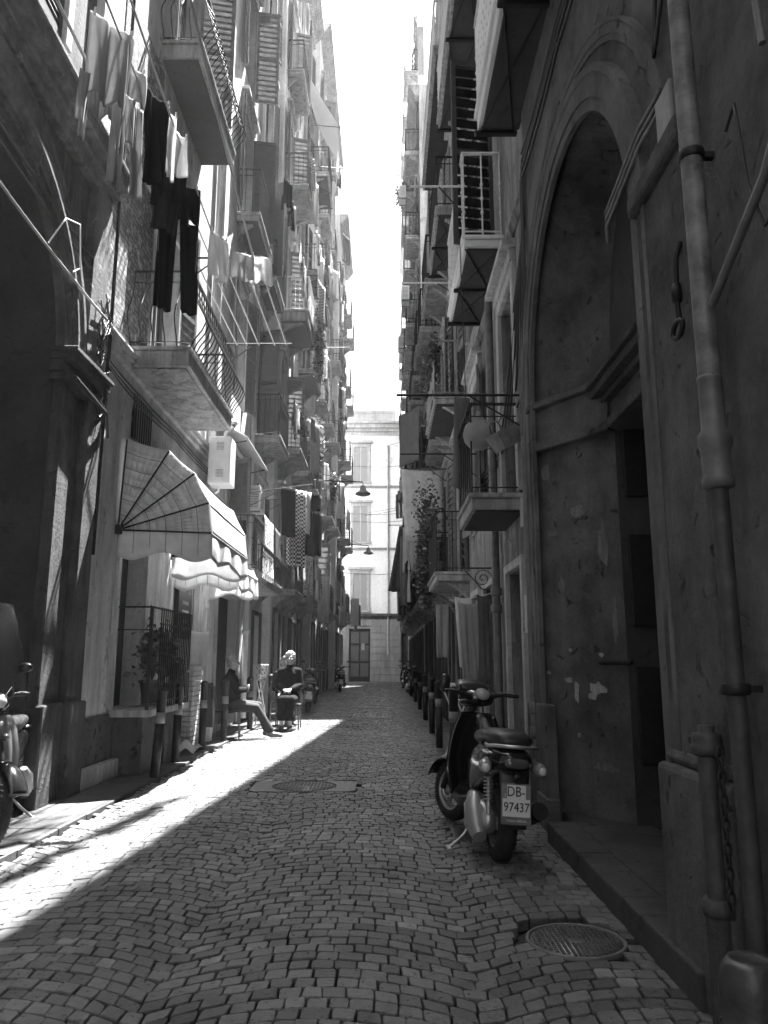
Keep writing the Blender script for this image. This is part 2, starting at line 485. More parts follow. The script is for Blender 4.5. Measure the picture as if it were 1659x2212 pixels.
def window(parent, side, x, ya, yb, za, zb, shut='open', mat=None, frame=None, door=False, angs=(10, 10), n=18):
    mat = mat or M['shutter_dark']; frame = frame or M['wood_mid']
    xi = x - side * .2; w = yb - ya
    p = MB(); t = .055
    e = .002
    p.box((xi, ya + e, za + e), (xi - side * .06, ya + t, zb - e)); p.box((xi, yb - t, za + e), (xi - side * .06, yb - e, zb - e))
    p.box((xi, ya + t, zb - t), (xi - side * .06, yb - t, zb - e)); p.box((xi, ya + t, za + e), (xi - side * .06, yb - t, za + t * (3 if door else 1)))
    mid = (ya + yb) / 2; p.box((xi + side * .01, mid - .05, za + t), (xi - side * .055, mid + .05, zb - t))
    hz = za + (zb - za) * .68; p.box((xi + side * .004, ya + t, hz), (xi - side * .05, mid - .05, hz + .05)); p.box((xi + side * .004, mid + .05, hz), (xi - side * .05, yb - t, hz + .05))
    o = p.build('balcony_door' if door else 'window', frame, parent)
    g = MB(); g.box((xi - side * .03, ya + t, za + t), (xi - side * .04, yb - t, zb - t)); g.build('pane', M['glass'], o)
    if shut:
        lw = w / 2; hh = zb - za - .02
        if shut == 'closed':
            add_leaf(parent, side, x - side * .03, ya + .01, za + .01, lw - .02, hh, R(1), mat, 1, n=n)
            add_leaf(parent, side, x - side * .03, yb - .01, za + .01, lw - .02, hh, R(1), mat, -1, n=n)
        else:
            add_leaf(parent, side, x + side * .045, ya - .01, za + .01, lw - .02, hh, R(angs[0]), mat, -1, n=n)
            add_leaf(parent, side, x + side * .045, yb + .01, za + .01, lw - .02, hh, R(angs[1]), mat, 1, n=n)
    return o

def surround(parent, side, x, ya, yb, za, zb, mat, hood=True):
    s_ = MB(); t = .14; d = .05
    s_.box((x - side*.01, ya - t, za), (x + side * d, ya, zb + t)); s_.box((x - side*.01, yb, za), (x + side * d, yb + t, zb + t))
    s_.box((x - side*.01, ya, zb), (x + side * d, yb, zb + t))
    if hood:
        s_.box((x - side*.01, ya - t - .06, zb + t + .15), (x + side * .16, yb + t + .06, zb + t + .23)); s_.box((x - side*.01, ya - t, zb + t), (x + side * .07, yb + t, zb + t + .148))
    return s_.build('window_surround', mat, parent, bevel=.008, seg=1)

def balcony(parent, side, x, y0, y1, z, depth=.75, style='straight', rail=None, slabm=None, under=None, h=1.02, thick=.14, brackets=True, closed=0, name='balcony', gap=.115, cross=False, fascia=None):
    """z = top of slab"""
    rail = rail or M['iron']; slabm = slabm or M['slab_stone']; under = under or M['slab_under']
    xo = x + side * depth
    s_ = MB()
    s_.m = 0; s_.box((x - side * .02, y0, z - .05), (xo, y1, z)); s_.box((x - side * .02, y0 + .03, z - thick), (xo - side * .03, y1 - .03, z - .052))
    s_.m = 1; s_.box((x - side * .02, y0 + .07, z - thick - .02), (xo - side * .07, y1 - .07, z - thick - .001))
    if brackets:
        s_.m = 0
        for yb in (y0 + .16, y1 - .28):
            n = 7; pts = []
            for k in range(n + 1):
                a = PI / 2 * k / n; pts.append((x + side * (.02 + (depth - .2) * (1 - sin(a)) ** .8), z - thick - .02 - .34 * (1 - cos(a)) ** .7))
            for k in range(n):
                (xa, za), (xb, zb) = pts[k], pts[k + 1]
                s_.add([(x, yb, za), (xa, yb, za), (xb, yb, zb), (x, yb, zb), (x, yb + .12, za), (xa, yb + .12, za), (xb, yb + .12, zb), (x, yb + .12, zb)],
                       [(0, 1, 2, 3), (7, 6, 5, 4), (1, 5, 6, 2), (0, 4, 5, 1)])
    if cross:
        s_.m = 2; zz = z - thick - .03
        for f in (0, .5):
            a, b = y0 + .05 + (y1 - y0 - .1) * f, y0 + .05 + (y1 - y0 - .1) * (f + .5)
            s_.tube([(x + side * .04, a, zz), (xo - side * .05, b, zz)], .014, 4); s_.tube([(x + side * .04, b, zz), (xo - side * .05, a, zz)], .014, 4)
            s_.box((x, b - .03, zz - .03), (xo, b + .03, zz + .015))
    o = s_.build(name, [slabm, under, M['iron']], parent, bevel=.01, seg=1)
    r = MB(); e = .04
    xr = xo - side * e; ya, yb = y0 + e, y1 - e; xw = x + side * .02
    def prof(t):   # outward offset of a bar at height fraction t
        if style == 'belly':
            return .20 * math.exp(-((t - .33) / .22) ** 2) if t < .33 else .20 * math.exp(-((t - .33) / .27) ** 2)
        return 0
    nb = 9 if style == 'belly' else 1
    def bar(px, py, ox, oy):
        pts = []
        for k in range(nb + 1):
            t = k / nb; q = prof(t); pts.append((px + ox * q, py + oy * q, z + t * h))
        r.tube(pts, .009 if style != 'white' else .011, 5, cap=False)
        if style == 'white':
            for t in (.28, .45, .62):
                r.lathe([(.011, -.03), (.02, -.01), (.02, .01), (.011, .03)], c=(px, py, z + h * t), n=6)
    n = max(2, int((yb - ya) / gap))
    for i in range(n + 1): bar(xr, ya + (yb - ya) * i / n, side, 0)
    n2 = max(2, int(abs(xr - xw) / gap))
    for i in range(n2):
        xx = xw + (xr - xw) * i / n2; bar(xx, ya, 0, -1); bar(xx, yb, 0, 1)
    for zz, hh, ww in ((z + h, .022, .022), (z + .06, .012, .012)) + (((z + h * .86, .01, .01),) if style != 'white' else ()):
        r.box((xr - ww, ya - ww, zz - hh / 2), (xr + ww, yb + ww, zz + hh / 2))
        for y_ in (ya, yb): r.box((xw, y_ - ww * .98, zz - hh / 2 + .001), (xr, y_ + ww * .98, zz + hh / 2 - .001))
    ro = r.build('railing', rail, o)
    if closed:
        c = MB(); c.box((xr - .008, ya, z + .08), (xr + .008, yb, z + h - .05)); c.build('railing_panel', closed, o)
    return o

def cornice(parent, side, x, y0, y1, z, d=.45, h=.5, mat=None, name='cornice'):
    c = MB(); n = 5
    for k in range(n):
        dd = d * (.25 + .75 * (k + 1) / n); c.box((x - side * .01, y0 - (.001 * k), z + h * k / n), (x + side * dd, y1 + .001 * k, z + h * (k + 1) / n - .004))
    return c.build(name, mat or M['slab_stone'], parent)
def pipe(parent, pts, r=.05, mat=None, name='drainpipe', collars=(), n=10):
    p = MB(); p.tube(pts, r, n)
    for c in collars: p.lathe([(r * 1.0, -.05), (r * 1.35, -.04), (r * 1.35, .04), (r * 1.0, .05)], c=c, n=n)
    return p.build(name, mat or M['grey_paint'], parent)
# ------------------------------------------------------------------ wall finishes
W = {}
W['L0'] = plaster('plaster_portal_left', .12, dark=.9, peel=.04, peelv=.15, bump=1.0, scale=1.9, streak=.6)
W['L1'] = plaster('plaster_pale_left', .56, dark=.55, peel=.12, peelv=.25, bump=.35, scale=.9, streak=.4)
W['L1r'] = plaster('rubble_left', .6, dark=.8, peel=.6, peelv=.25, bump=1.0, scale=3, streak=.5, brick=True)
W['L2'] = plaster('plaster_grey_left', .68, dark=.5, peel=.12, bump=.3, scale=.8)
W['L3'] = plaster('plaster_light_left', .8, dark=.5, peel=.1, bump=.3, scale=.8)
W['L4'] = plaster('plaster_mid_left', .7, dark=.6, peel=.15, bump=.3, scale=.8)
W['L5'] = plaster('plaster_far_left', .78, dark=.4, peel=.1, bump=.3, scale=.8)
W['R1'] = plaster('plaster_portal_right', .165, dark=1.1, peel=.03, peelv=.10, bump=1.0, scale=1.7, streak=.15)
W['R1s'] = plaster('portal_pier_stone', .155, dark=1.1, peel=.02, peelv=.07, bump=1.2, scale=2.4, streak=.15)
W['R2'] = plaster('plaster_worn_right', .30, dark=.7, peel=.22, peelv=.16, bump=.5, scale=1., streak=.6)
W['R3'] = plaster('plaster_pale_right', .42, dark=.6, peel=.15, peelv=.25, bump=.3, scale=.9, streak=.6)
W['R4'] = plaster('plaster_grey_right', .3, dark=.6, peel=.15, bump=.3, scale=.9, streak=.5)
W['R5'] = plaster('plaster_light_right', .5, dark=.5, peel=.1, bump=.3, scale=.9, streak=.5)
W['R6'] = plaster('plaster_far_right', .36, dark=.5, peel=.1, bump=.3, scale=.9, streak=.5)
W['base'] = plaster('dado_grey', .10, dark=.7, peel=.2, bump=.6, scale=2, streak=.3)
W['rough'] = plaster('rough_dado', .12, dark=.5, peel=.1, bump=1.4, scale=4, streak=.1)
W['end'] = plaster('plaster_end', .9, dark=.22, peel=.02, bump=.1, scale=.5, streak=.12)
W['endb'] = plaster('ashlar_end', .32, dark=.4, peel=.1, bump=.3, scale=.8, streak=.3)
W['trim'] = plaster('trim_pale', .52, dark=.5, peel=.1, bump=.2, scale=2, streak=.4)

def arch_portal(m, side, x, xi, yc, ro, ri, rih, zs, ztop, y0, y1, n=28, stepz=0):
    """front wall between y0..y1 with an arched opening (centre yc, radius ro, springing zs), splayed to the inner plane xi (half width ri, rise rih)"""
    oa = [(yc - ro, 0.)] + [(yc - ro * cos(PI * k / n), zs + ro * sin(PI * k / n)) for k in range(n + 1)] + [(yc + ro, 0.)]
    ia = [(yc - ri, 0.)] + [(yc - ri * cos(PI * k / n), zs + rih * sin(PI * k / n)) for k in range(n + 1)] + [(yc + ri, 0.)]
    m.m = 0
    m.quad((x, y0, 0), (x, yc - ro, 0), (x, yc - ro, ztop), (x, y0, ztop)); m.quad((x, yc + ro, 0), (x, y1, 0), (x, y1, ztop), (x, yc + ro, ztop))
    for a, b in zip(oa[1:-1], oa[2:-1]): m.quad((x, a[0], a[1]), (x, b[0], b[1]), (x, b[0], ztop), (x, a[0], ztop))
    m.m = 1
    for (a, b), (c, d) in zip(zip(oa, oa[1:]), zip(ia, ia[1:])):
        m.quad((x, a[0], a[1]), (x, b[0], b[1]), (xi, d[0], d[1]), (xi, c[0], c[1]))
    return oa, ia
def archivolt(parent, side, x, yc, r0, r1, zs, d, mat, name='archivolt', n=36, legs=0):
    m = MB()
    pr = [(r0, 0), (r0, d * .6), (r0 + (r1 - r0) * .3, d * .6), (r0 + (r1 - r0) * .3, d * .8), (r0 + (r1 - r0) * .75, d * .8), (r0 + (r1 - r0) * .82, d), (r1, d), (r1, 0)]
    rings = []
    angs = [PI * k / n for k in range(n + 1)]
    def ring(fn): return [fn(r_, q) for r_, q in pr]
    if legs: rings.append(ring(lambda r_, q: (x + side * q, yc - r_, zs - legs)))
    for a in angs: rings.append(ring(lambda r_, q: (x + side * q, yc - r_ * cos(a), zs + r_ * sin(a))))
    if legs: rings.append(ring(lambda r_, q: (x + side * q, yc + r_, zs - legs)))
    k = len(pr); vs = [p for r_ in rings for p in r_]
    m.add(vs, [(i*k+j, i*k+j+1, (i+1)*k+j+1, (i+1)*k+j) for i in range(len(rings) - 1) for j in range(k - 1)])
    return m.build(name, mat, parent)

# ================================================================== RIGHT PORTAL HOUSE
B = thing_w('portal_house', 'dark weathered house with a tall arched doorway on the right, nearest the camera', 'building', (1.5, 3, 0))
X = 1.33
m = MB(); arch_portal(m, -1, X, 1.83, 5.08, 1.50, .80, 1.38, 3.55, 26, 3.3, 6.6)
m.m = 0
m.quad((X, -4, 0), (X, 3.3, 0), (X, 3.3, 26), (X, -4, 26))
m.quad((X, 6.6, 0), (9, 6.6, 0), (9, 6.6, 26), (X, 6.6, 26)); m.quad((X, -4, 26), (X, 6.6, 26), (9, 6.6, 26), (9, -4, 26))
m.quad((X, -4, 0), (9, -4, 0), (9, -4, 26), (X, -4, 26)); m.quad((9, -4, 0), (9, 6.6, 0), (9, 6.6, 26), (9, -4, 26))
m.build('wall', [W['R1'], W['R1s']], B)
archivolt(B, -1, X, 5.08, 1.40, 1.66, 3.55, .06, W['R1'], legs=3.4)
archivolt(B, -1, X, 5.08, 1.88, 2.0, 3.4, .03, W['R1'], name='outer_moulding')
# tympanum and door in the recess
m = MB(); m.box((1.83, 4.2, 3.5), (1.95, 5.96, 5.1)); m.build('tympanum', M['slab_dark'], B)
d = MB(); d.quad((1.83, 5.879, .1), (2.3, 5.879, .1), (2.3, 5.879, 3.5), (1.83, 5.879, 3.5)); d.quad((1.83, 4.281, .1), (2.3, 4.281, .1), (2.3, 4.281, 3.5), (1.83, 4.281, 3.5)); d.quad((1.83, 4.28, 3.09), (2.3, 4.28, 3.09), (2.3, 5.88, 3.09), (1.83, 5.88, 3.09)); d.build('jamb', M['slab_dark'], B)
for zj in (.9, 1.9, 2.9):
    d = MB(); d.box((1.88, 5.84, zj - .35), (2.1, 5.876, zj + .35)); d.build('jamb_panel', M['wood_dark'], B, bevel=.008, seg=1)
d = MB(); d.box((2.13, 4.3, .13), (2.26, 5.86, 3.08)); d.m = 0
for ya, yb in ((4.38, 5.05), (5.1, 5.78)):
    for za, zb in ((.3, .95), (1.1, 1.9), (2.05, 2.95)):
        d.box((2.105, ya + .09, za), (2.13, yb - .09, zb)); d.box((2.09, ya + .15, za + .06), (2.106, yb - .15, zb - .06))
    d.box((2.115, ya, .14), (2.13, yb, 3.06))
do = d.build('door', M['wood_dark'], B, bevel=.006, seg=1)
k = MB(); k.lathe([(.0, -.05), (.022, -.045), (.022, -.02), (.01, -.015), (.01, 0)], c=(2.1, 5.14, 1.1), axis='x', n=12); k.build('handle', M['alu'], do)
e = MB()
for zz, hh, dd in ((3.10, .08, .07), (3.18, .14, .03), (3.32, .05, .09), (3.37, .07, .16), (3.44, .04, .2)):
    e.box((1.83 - dd, 4.22, zz), (1.86, 5.94, zz + hh - .002))
e.build('entablature', M['piperno'], B, bevel=.006, seg=1)
# impost band wrapping the far pier, following the splay
im = MB()
def splay_band(z0, z1, d_):
    p0, p1, p2 = V((X - d_, 6.62, 0)), V((X - d_, 6.58 - d_, 0)), V((1.79 - d_ * .7, 5.86 - d_, 0))
    q0, q1, q2 = V((X + .1, 6.62, 0)), V((X + .1, 6.55, 0)), V((1.86, 5.9, 0))
    for a, b, c, e_ in ((p0, p1, q0, q1), (p1, p2, q1, q2)):
        vs = [a + V((0,0,z0)), b + V((0,0,z0)), e_ + V((0,0,z0)), c + V((0,0,z0)), a + V((0,0,z1)), b + V((0,0,z1)), e_ + V((0,0,z1)), c + V((0,0,z1))]
        im.add(vs, [(0,1,2,3), (4,7,6,5), (0,4,5,1), (1,5,6,2), (2,6,7,3), (3,7,4,0)])
splay_band(3.08, 3.16, .05); splay_band(3.162, 3.46, .02); splay_band(3.462, 3.52, .06)
im.build('impost', W['R1s'], B, bevel=.008, seg=1)
# torn paper and paint scars, bolt bar on the splayed pier
q = random.Random(21); sd_ = V((1.83 - X, 5.88 - 6.58, 0)); nn_ = V((sd_.y, -sd_.x, 0)).normalized()
if nn_.y > 0: nn_ = -nn_
sc_n = 0
def scar(tt, zc, w, h, mat, lab='paper_scrap'):
    c = V((X, 6.58, 0)) + sd_ * tt + nn_ * .004; c.z = zc; u = sd_.normalized(); m = MB(); k = 13; pts = []
    for i in range(k):
        a = 2 * PI * i / k; r_ = q.uniform(.55, 1.1); pts.append(c + u * (w * r_ * cos(a)) + V((0, 0, h * r_ * sin(a))))
    m.add(pts + [p - nn_ * .006 for p in pts], [tuple(range(k))] + [(i, (i + 1) % k, k + (i + 1) % k, k + i) for i in range(k)]); return m.build(lab, mat, B)
scp = plaster('old_paper', .42, dark=.6, peel=.1, bump=.3, scale=6)
for a in ((.33, 1.14, .05, .03), (.42, 1.05, .025, .12), (.66, 1.08, .09, .06), (.60, 1.02, .05, .03), (.36, 1.38, .02, .02), (.72, 1.34, .03, .02), (.08, 1.2, .03, .015), (.42, .72, .02, .02)): scar(*a, scp)
sm = plaster('bare_render', .24, dark=.6, peel=.2, bump=.6, scale=6)
for a in ((.15, 2.9, .05, .10), (.55, 2.5, .12, .05), (.8, 2.2, .05, .2), (.3, 1.9, .04, .12), (.9, 1.6, .03, .2), (.2, 2.35, .08, .03), (.7, .5, .12, .04)): scar(*a, sm, 'render_patch')
bb = MB(); pa = V((X, 6.58, 1.28)) + sd_ * .72 + nn_ * .03; bb.tube([pa, pa + sd_.normalized() * .3], .014, 8); bb.build('bolt_bar', M['iron'], B)
# near pier with plinth
p = MB(); p.box((1.275, 2.95, 0), (1.45, 3.56, 3.5)); p.box((1.22, 2.9, -.02), (1.45, 3.60, .86)); p.box((1.24, 2.92, 3.5), (1.45, 3.58, 3.62)); p.box((1.255, 2.93, .86), (1.45, 3.58, .92))
p.build('pier', W['R1s'], B, bevel=.025)
p = MB(); p.box((1.27, 6.25, -.02), (1.36, 6.62, .95)); p.box((1.255, 6.22, -.02), (1.36, 6.63, .25)); p.build('plinth', W['R1s'], B, bevel=.01, seg=1)
# peeling render scars: raised plaster flakes around the sockets
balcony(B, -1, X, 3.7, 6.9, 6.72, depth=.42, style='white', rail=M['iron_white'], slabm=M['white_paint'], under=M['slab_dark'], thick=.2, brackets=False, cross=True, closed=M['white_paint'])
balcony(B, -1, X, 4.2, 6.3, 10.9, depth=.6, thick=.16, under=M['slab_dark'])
cornice(B, -1, X, -4, 6.58, 25.4, .38, .6)
# pipes of the portal house
pl = pipe(B, [(1.245, 2.78, 9), (1.24, 2.78, 2.1)], .043, simple('pipe_paint', .17, .5, vary=.55, bump=.5, bscale=14))
for zb in (1.2, 3.3, 4.7, 6.2):
    q_ = MB(); q_.lathe([(.046, -.02), (.05, -.015), (.05, .015), (.046, .02)], c=(1.243, 2.78, zb) if zb > 2 else (1.24, 2.78, zb), n=16); q_.box((1.25, 2.765, zb - .012), (1.335, 2.795, zb + .012)); q_.build('pipe_bracket', M['iron'], B)
pl2 = pipe(B, [(1.24, 2.78, 2.0), (1.24, 2.78, 0)], .033, simple('old_iron', .07, .6, .3, vary=.4, bump=.3), name='drain_foot')
so = MB(); so.lathe([(.045, .34), (.047, .33), (.047, .325), (.044, .32), (.045, .13), (.06, .11), (.062, .07), (.053, .05), (.051, -.05), (.058, -.06), (.058, -.09), (.036, -.1)], c=(1.24, 2.78, 2.02), n=20); so.build('pipe_collar', M['iron_grey'], B)
pipe(B, [(1.27, 6.72, 3.3), (1.27, 6.72, .35)], .028, M['iron_grey'], name='cable_conduit', collars=((1.27, 6.72, .9), (1.27, 6.72, .7), (1.27, 6.72, .55)))
# cables and junction pieces on the portal house
def cable(parent, pts, r=.008, mat=None, name='cable', sag=0, sub=6):
    P = [V(p) for p in pts]; out = []
    for a, b in zip(P, P[1:]):
        for k in range(sub):
            t = k / sub; q = a.lerp(b, t); q.z -= sag * 4 * t * (1 - t) * (b - a).length; out.append(q)
    out.append(P[-1]); c = MB(); c.tube(out, r, 5)
    return c.build(name, mat or M['cable'], parent)
xc = X - .03
for i, (z_, s_) in enumerate(((6.05, .02), (5.98, .03), (5.90, .015), (5.82, .04))):
    cable(B, [(xc - .01 * i, -1, z_ + .1), (xc, 1.5, z_ + .05), (xc, 3.2, z_ + .08), (xc, 5.0, z_), (xc, 6.5, z_ - .05)], .013, sag=s_)
for i in range(4):
    yb = 6.50 + .035 * i; cable(B, [(xc, yb, 5.95 - .05 * i), (xc, yb + .03, 5.0), (xc - .01, yb + .12 * (i % 2), 4.2), (xc, yb + .04, 3.2), (xc, yb + .02, 2.3)], .009 + .002 * (i % 2), sag=.01)
for i, dz in enumerate((0, .045, .09)):
    cable(B, [(xc - .02, 3.12, 3.80 + dz), (xc - .03, 3.4, 3.81 + dz), (xc - .02, 4.02, 3.74 + dz), (xc - .01, 4.06, 3.66 + dz)], .011, M['iron_grey'], sag=.0)
cable(B, [(xc, 2.95, 3.25), (xc, 3.3, 3.22), (xc, 3.62, 3.0)], .012, sag=.05)
cable(B, [(xc, 3.0, 4.9), (xc, 3.05, 4.4), (xc, 3.22, 4.15), (xc, 3.12, 4.6)], .011)
cable(B, [(1.26, 2.35, 3.85), (1.25, 2.2, 4.4), (1.25, 2.28, 4.35), (1.25, 2.2, 3.3)], .014, M['iron_grey'])
cable(B, [(1.25, 2.02, 3.1), (1.24, 2.25, 2.85), (1.24, 2.7, 2.62)], .018, M['iron_grey'])
cable(B, [(1.25, 2.5, 3.2), (1.25, 2.42, 3.25), (1.25, 2.38, 2.9), (1.25, 2.3, 2.7), (1.25, 2.05, 2.75)], .006)
b = MB(); b.box((1.25, 2.96, 3.52), (1.31, 3.14, 3.82)); b.build('junction_box', M['grey_paint'], B, bevel=.01)
b = MB(); b.tube([(1.27, 3.02, 3.06), (1.25, 3.03, 2.99), (1.25, 3.05, 2.80), (1.25, 3.04, 2.72)], .012, 6); b.lathe([(.02, -.04), (.024, 0), (.02, .04)], c=(1.25, 3.05, 2.84), n=8)
b.tube([V((1.24, 3.04 + .055 * cos(a), 2.67 + .035 * sin(a))) for a in [k * PI / 6 for k in range(13)]], .011, 5); b.build('padlock_hook', M['iron'], B)
# stub of an old iron standpipe against the pier
pp = thing('standpipe', 'capped iron standpipe against the right doorway pier', 'pipe', (1.205, 2.98, 0))
q = MB(); q.tube([(0, 0, 0), (0, 0, .42)], .05, 14); q.lathe([(.056, .40), (.064, .42), (.058, .45), (.05, .46)], n=14); q.build('socket', M['piperno'], pp)
q = MB(); q.tube([(0, 0, .46), (0, 0, .97)], .038, 14); q.lathe([(.045, .95), (.058, .96), (.060, .985), (.055, .99), (.055, 1.01), (.054, 1.015), (.054, 1.03), (.03, 1.035), (.03, 1.06), (0, 1.06)], n=16); q.build('pipe', simple('old_iron', .07, .6, .3, vary=.4, bump=.3), pp)
ch = thing('hanging_chain', 'rusty chain hanging beside the capped standpipe', 'chain', (1.2, 2.86, .45))
q = MB()
for i in range(14):
    c = V((0, 0, .04 * i)); ax = i % 2
    pts = [c + (V((.012 * cos(a), 0, .026 * sin(a))) if ax else V((0, .012 * cos(a), .026 * sin(a)))) for a in [k * PI / 5 for k in range(11)]]
    q.tube(pts, .005, 5, cap=False)
q.build('links', M['iron'], ch)
bo = thing('round_topped_bollard', 'stubby round topped iron bollard at the bottom right corner', 'bollard', (1.0, 2.3, 0))
q = MB(); q.lathe([(.085, 0), (.085, .30), (.088, .31), (.088, .33), (.083, .34), (.085, .40), (.082, .44), (.072, .48), (.055, .50), (.045, .495), (.03, .492), (0, .49)], n=32); q.build('post', simple('bollard_paint', .06, .38, .3, vary=.4, bump=.25, bscale=30), bo)

# ================================================================== LEFT PORTAL HOUSE
B = thing_w('portal_house', 'dark stone house with a big carved archway on the left, nearest the camera', 'building', (-3.4, 4, 0))
X = -3.2
m = MB(); arch_portal(m, 1, X, -4.45, 5.5, 1.62, 1.4, 1.35, 4.2, 6.5, 3.4, 8.0)
m.m = 0
ztop = 17.5
ops = [(5.0, 6.6, 7.3, 10.4)]
for (a, b, c, d_) in ((-4, 5.0, 6.5, ztop), (6.6, 8.0, 6.5, ztop), (5.0, 6.6, 6.5, 7.3), (5.0, 6.6, 10.4, ztop), (-4, 3.4, 0, 6.5)):
    m.quad((X, a, c), (X, b, c), (X, b, d_), (X, a, d_))
for a in (5.0, 6.6): m.quad((X, a, 7.3), (X - .3, a, 7.3), (X - .3, a, 10.4), (X, a, 10.4))
for c in (7.3, 10.4): m.quad((X, 5.0, c), (X - .3, 5.0, c), (X - .3, 6.6, c), (X, 6.6, c))
m.quad((X - .3, 5, 7.3), (X - .3, 6.6, 7.3), (X - .3, 6.6, 10.4), (X - .3, 5, 10.4))
m.quad((X, 8, 0), (-10, 8, 0), (-10, 8, ztop), (X, 8, ztop)); m.quad((X, -4, ztop), (X, 8, ztop), (-10, 8, ztop), (-10, -4, ztop))
m.quad((X, -4, 0), (-10, -4, 0), (-10, -4, ztop), (X, -4, ztop)); m.quad((-10, -4, 0), (-10, 8, 0), (-10, 8, ztop), (-10, -4, ztop))
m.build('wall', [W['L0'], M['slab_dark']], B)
m = MB(); m.box((-4.55, 4.0, 0), (-4.46, 7.0, 5.7)); dd = m.build('door', M['wood_dark'], B)
m = MB()
for i in range(4): m.box((-4.46, 4.25 + i * .65, .4), (-4.44, 4.8 + i * .65, 2.0)); m.box((-4.46, 4.25 + i * .65, 2.2), (-4.44, 4.8 + i * .65, 3.9))
m.build('door_panel', M['wood_dark'], dd, bevel=.01, seg=1)
archivolt(B, 1, X, 5.5, 1.55, 1.74, 4.2, .16, M['piperno_l'])
archivolt(B, 1, X, 5.5, 1.80, 2.10, 4.2, .09, M['piperno_l'], name='outer_moulding')
m = MB()
for ya, yb, dx in ((7.08, 7.36, .10), (7.40, 7.62, .06), (7.64, 8.0, .14)):
    m.box((X - .02, ya, 0), (X + dx, yb, 3.95)); m.box((X - .02, ya - .01, 0), (X + dx + .05, yb + .01, .9))
m.build('pilaster', M['piperno'], B, bevel=.015, seg=1)
m = MB()
for z_, h_, dx in ((3.95, .08, .16), (4.034, .12, .12), (4.16, .08, .2), (4.243, .05, .24)): m.box((X - .02, 7.0, z_), (X + dx, 8.03, z_ + h_))
m.build('impost', M['piperno'], B, bevel=.008, seg=1)
m = MB(); m.box((X - .02, 7.55, 4.3), (X + .10, 8.0, 6.35)); m.build('pilaster', M['piperno_l'], B, bevel=.012, seg=1)
m = MB()
for z_, h_, dx in ((6.35, .12, .10), (6.473, .10, .17), (6.576, .14, .26), (6.72, .06, .3)): m.box((X - .02, -4, z_), (X + dx, 8.02, z_ + h_))
m.build('cornice', M['piperno_l'], B, bevel=.012, seg=1)
window(B, 1, X, 5.0, 6.6, 7.3, 10.4, shut='closed', n=40)
surround(B, 1, X, 5.0, 6.6, 7.3, 10.4, W['trim'], hood=False)
m = MB(); m.box((X - .02, 7.35, 6.8), (X + .09, 7.95, ztop - .3)); m.build('upper_pilaster', W['L2'], B, bevel=.01, seg=1)
cornice(B, 1, X, -4, 8.0, ztop - .4, .4, .5)
for i, (z_, x_) in enumerate(((4.95, -2.98), (5.5, -3.05), (5.38, -3.06))):
    cable(B, [(x_, 2.5, z_ + .1), (x_, 5.0, z_ + .02), (x_ - .05, 7.0, z_), (x_ - .08, 8.05, z_ + .05)], .014, M['rope'] if i == 0 else None, sag=.012)
cable(B, [(-3.0, 6.3, 4.97), (-2.93, 6.45, 5.3), (-2.95, 6.8, 5.45), (-3.0, 7.0, 5.1), (-3.0, 6.85, 4.98)], .008, M['rope'])
for i in range(9):
    r0 = random.Random(i); a = r0.uniform(0, 6); pts = [V((X + .1 + r0.uniform(0, .12), 7.7 + r0.uniform(0, .35), 5.2 - k * .17 - r0.uniform(0, .1))) for k in range(r0.randint(3, 9))]
    cable(B, pts, .007, sub=2)
cable(B, [(X + .2, 7.1, 4.0), (X + .22, 7.9, 3.9), (X + .1, 8.3, 3.75)], .02)
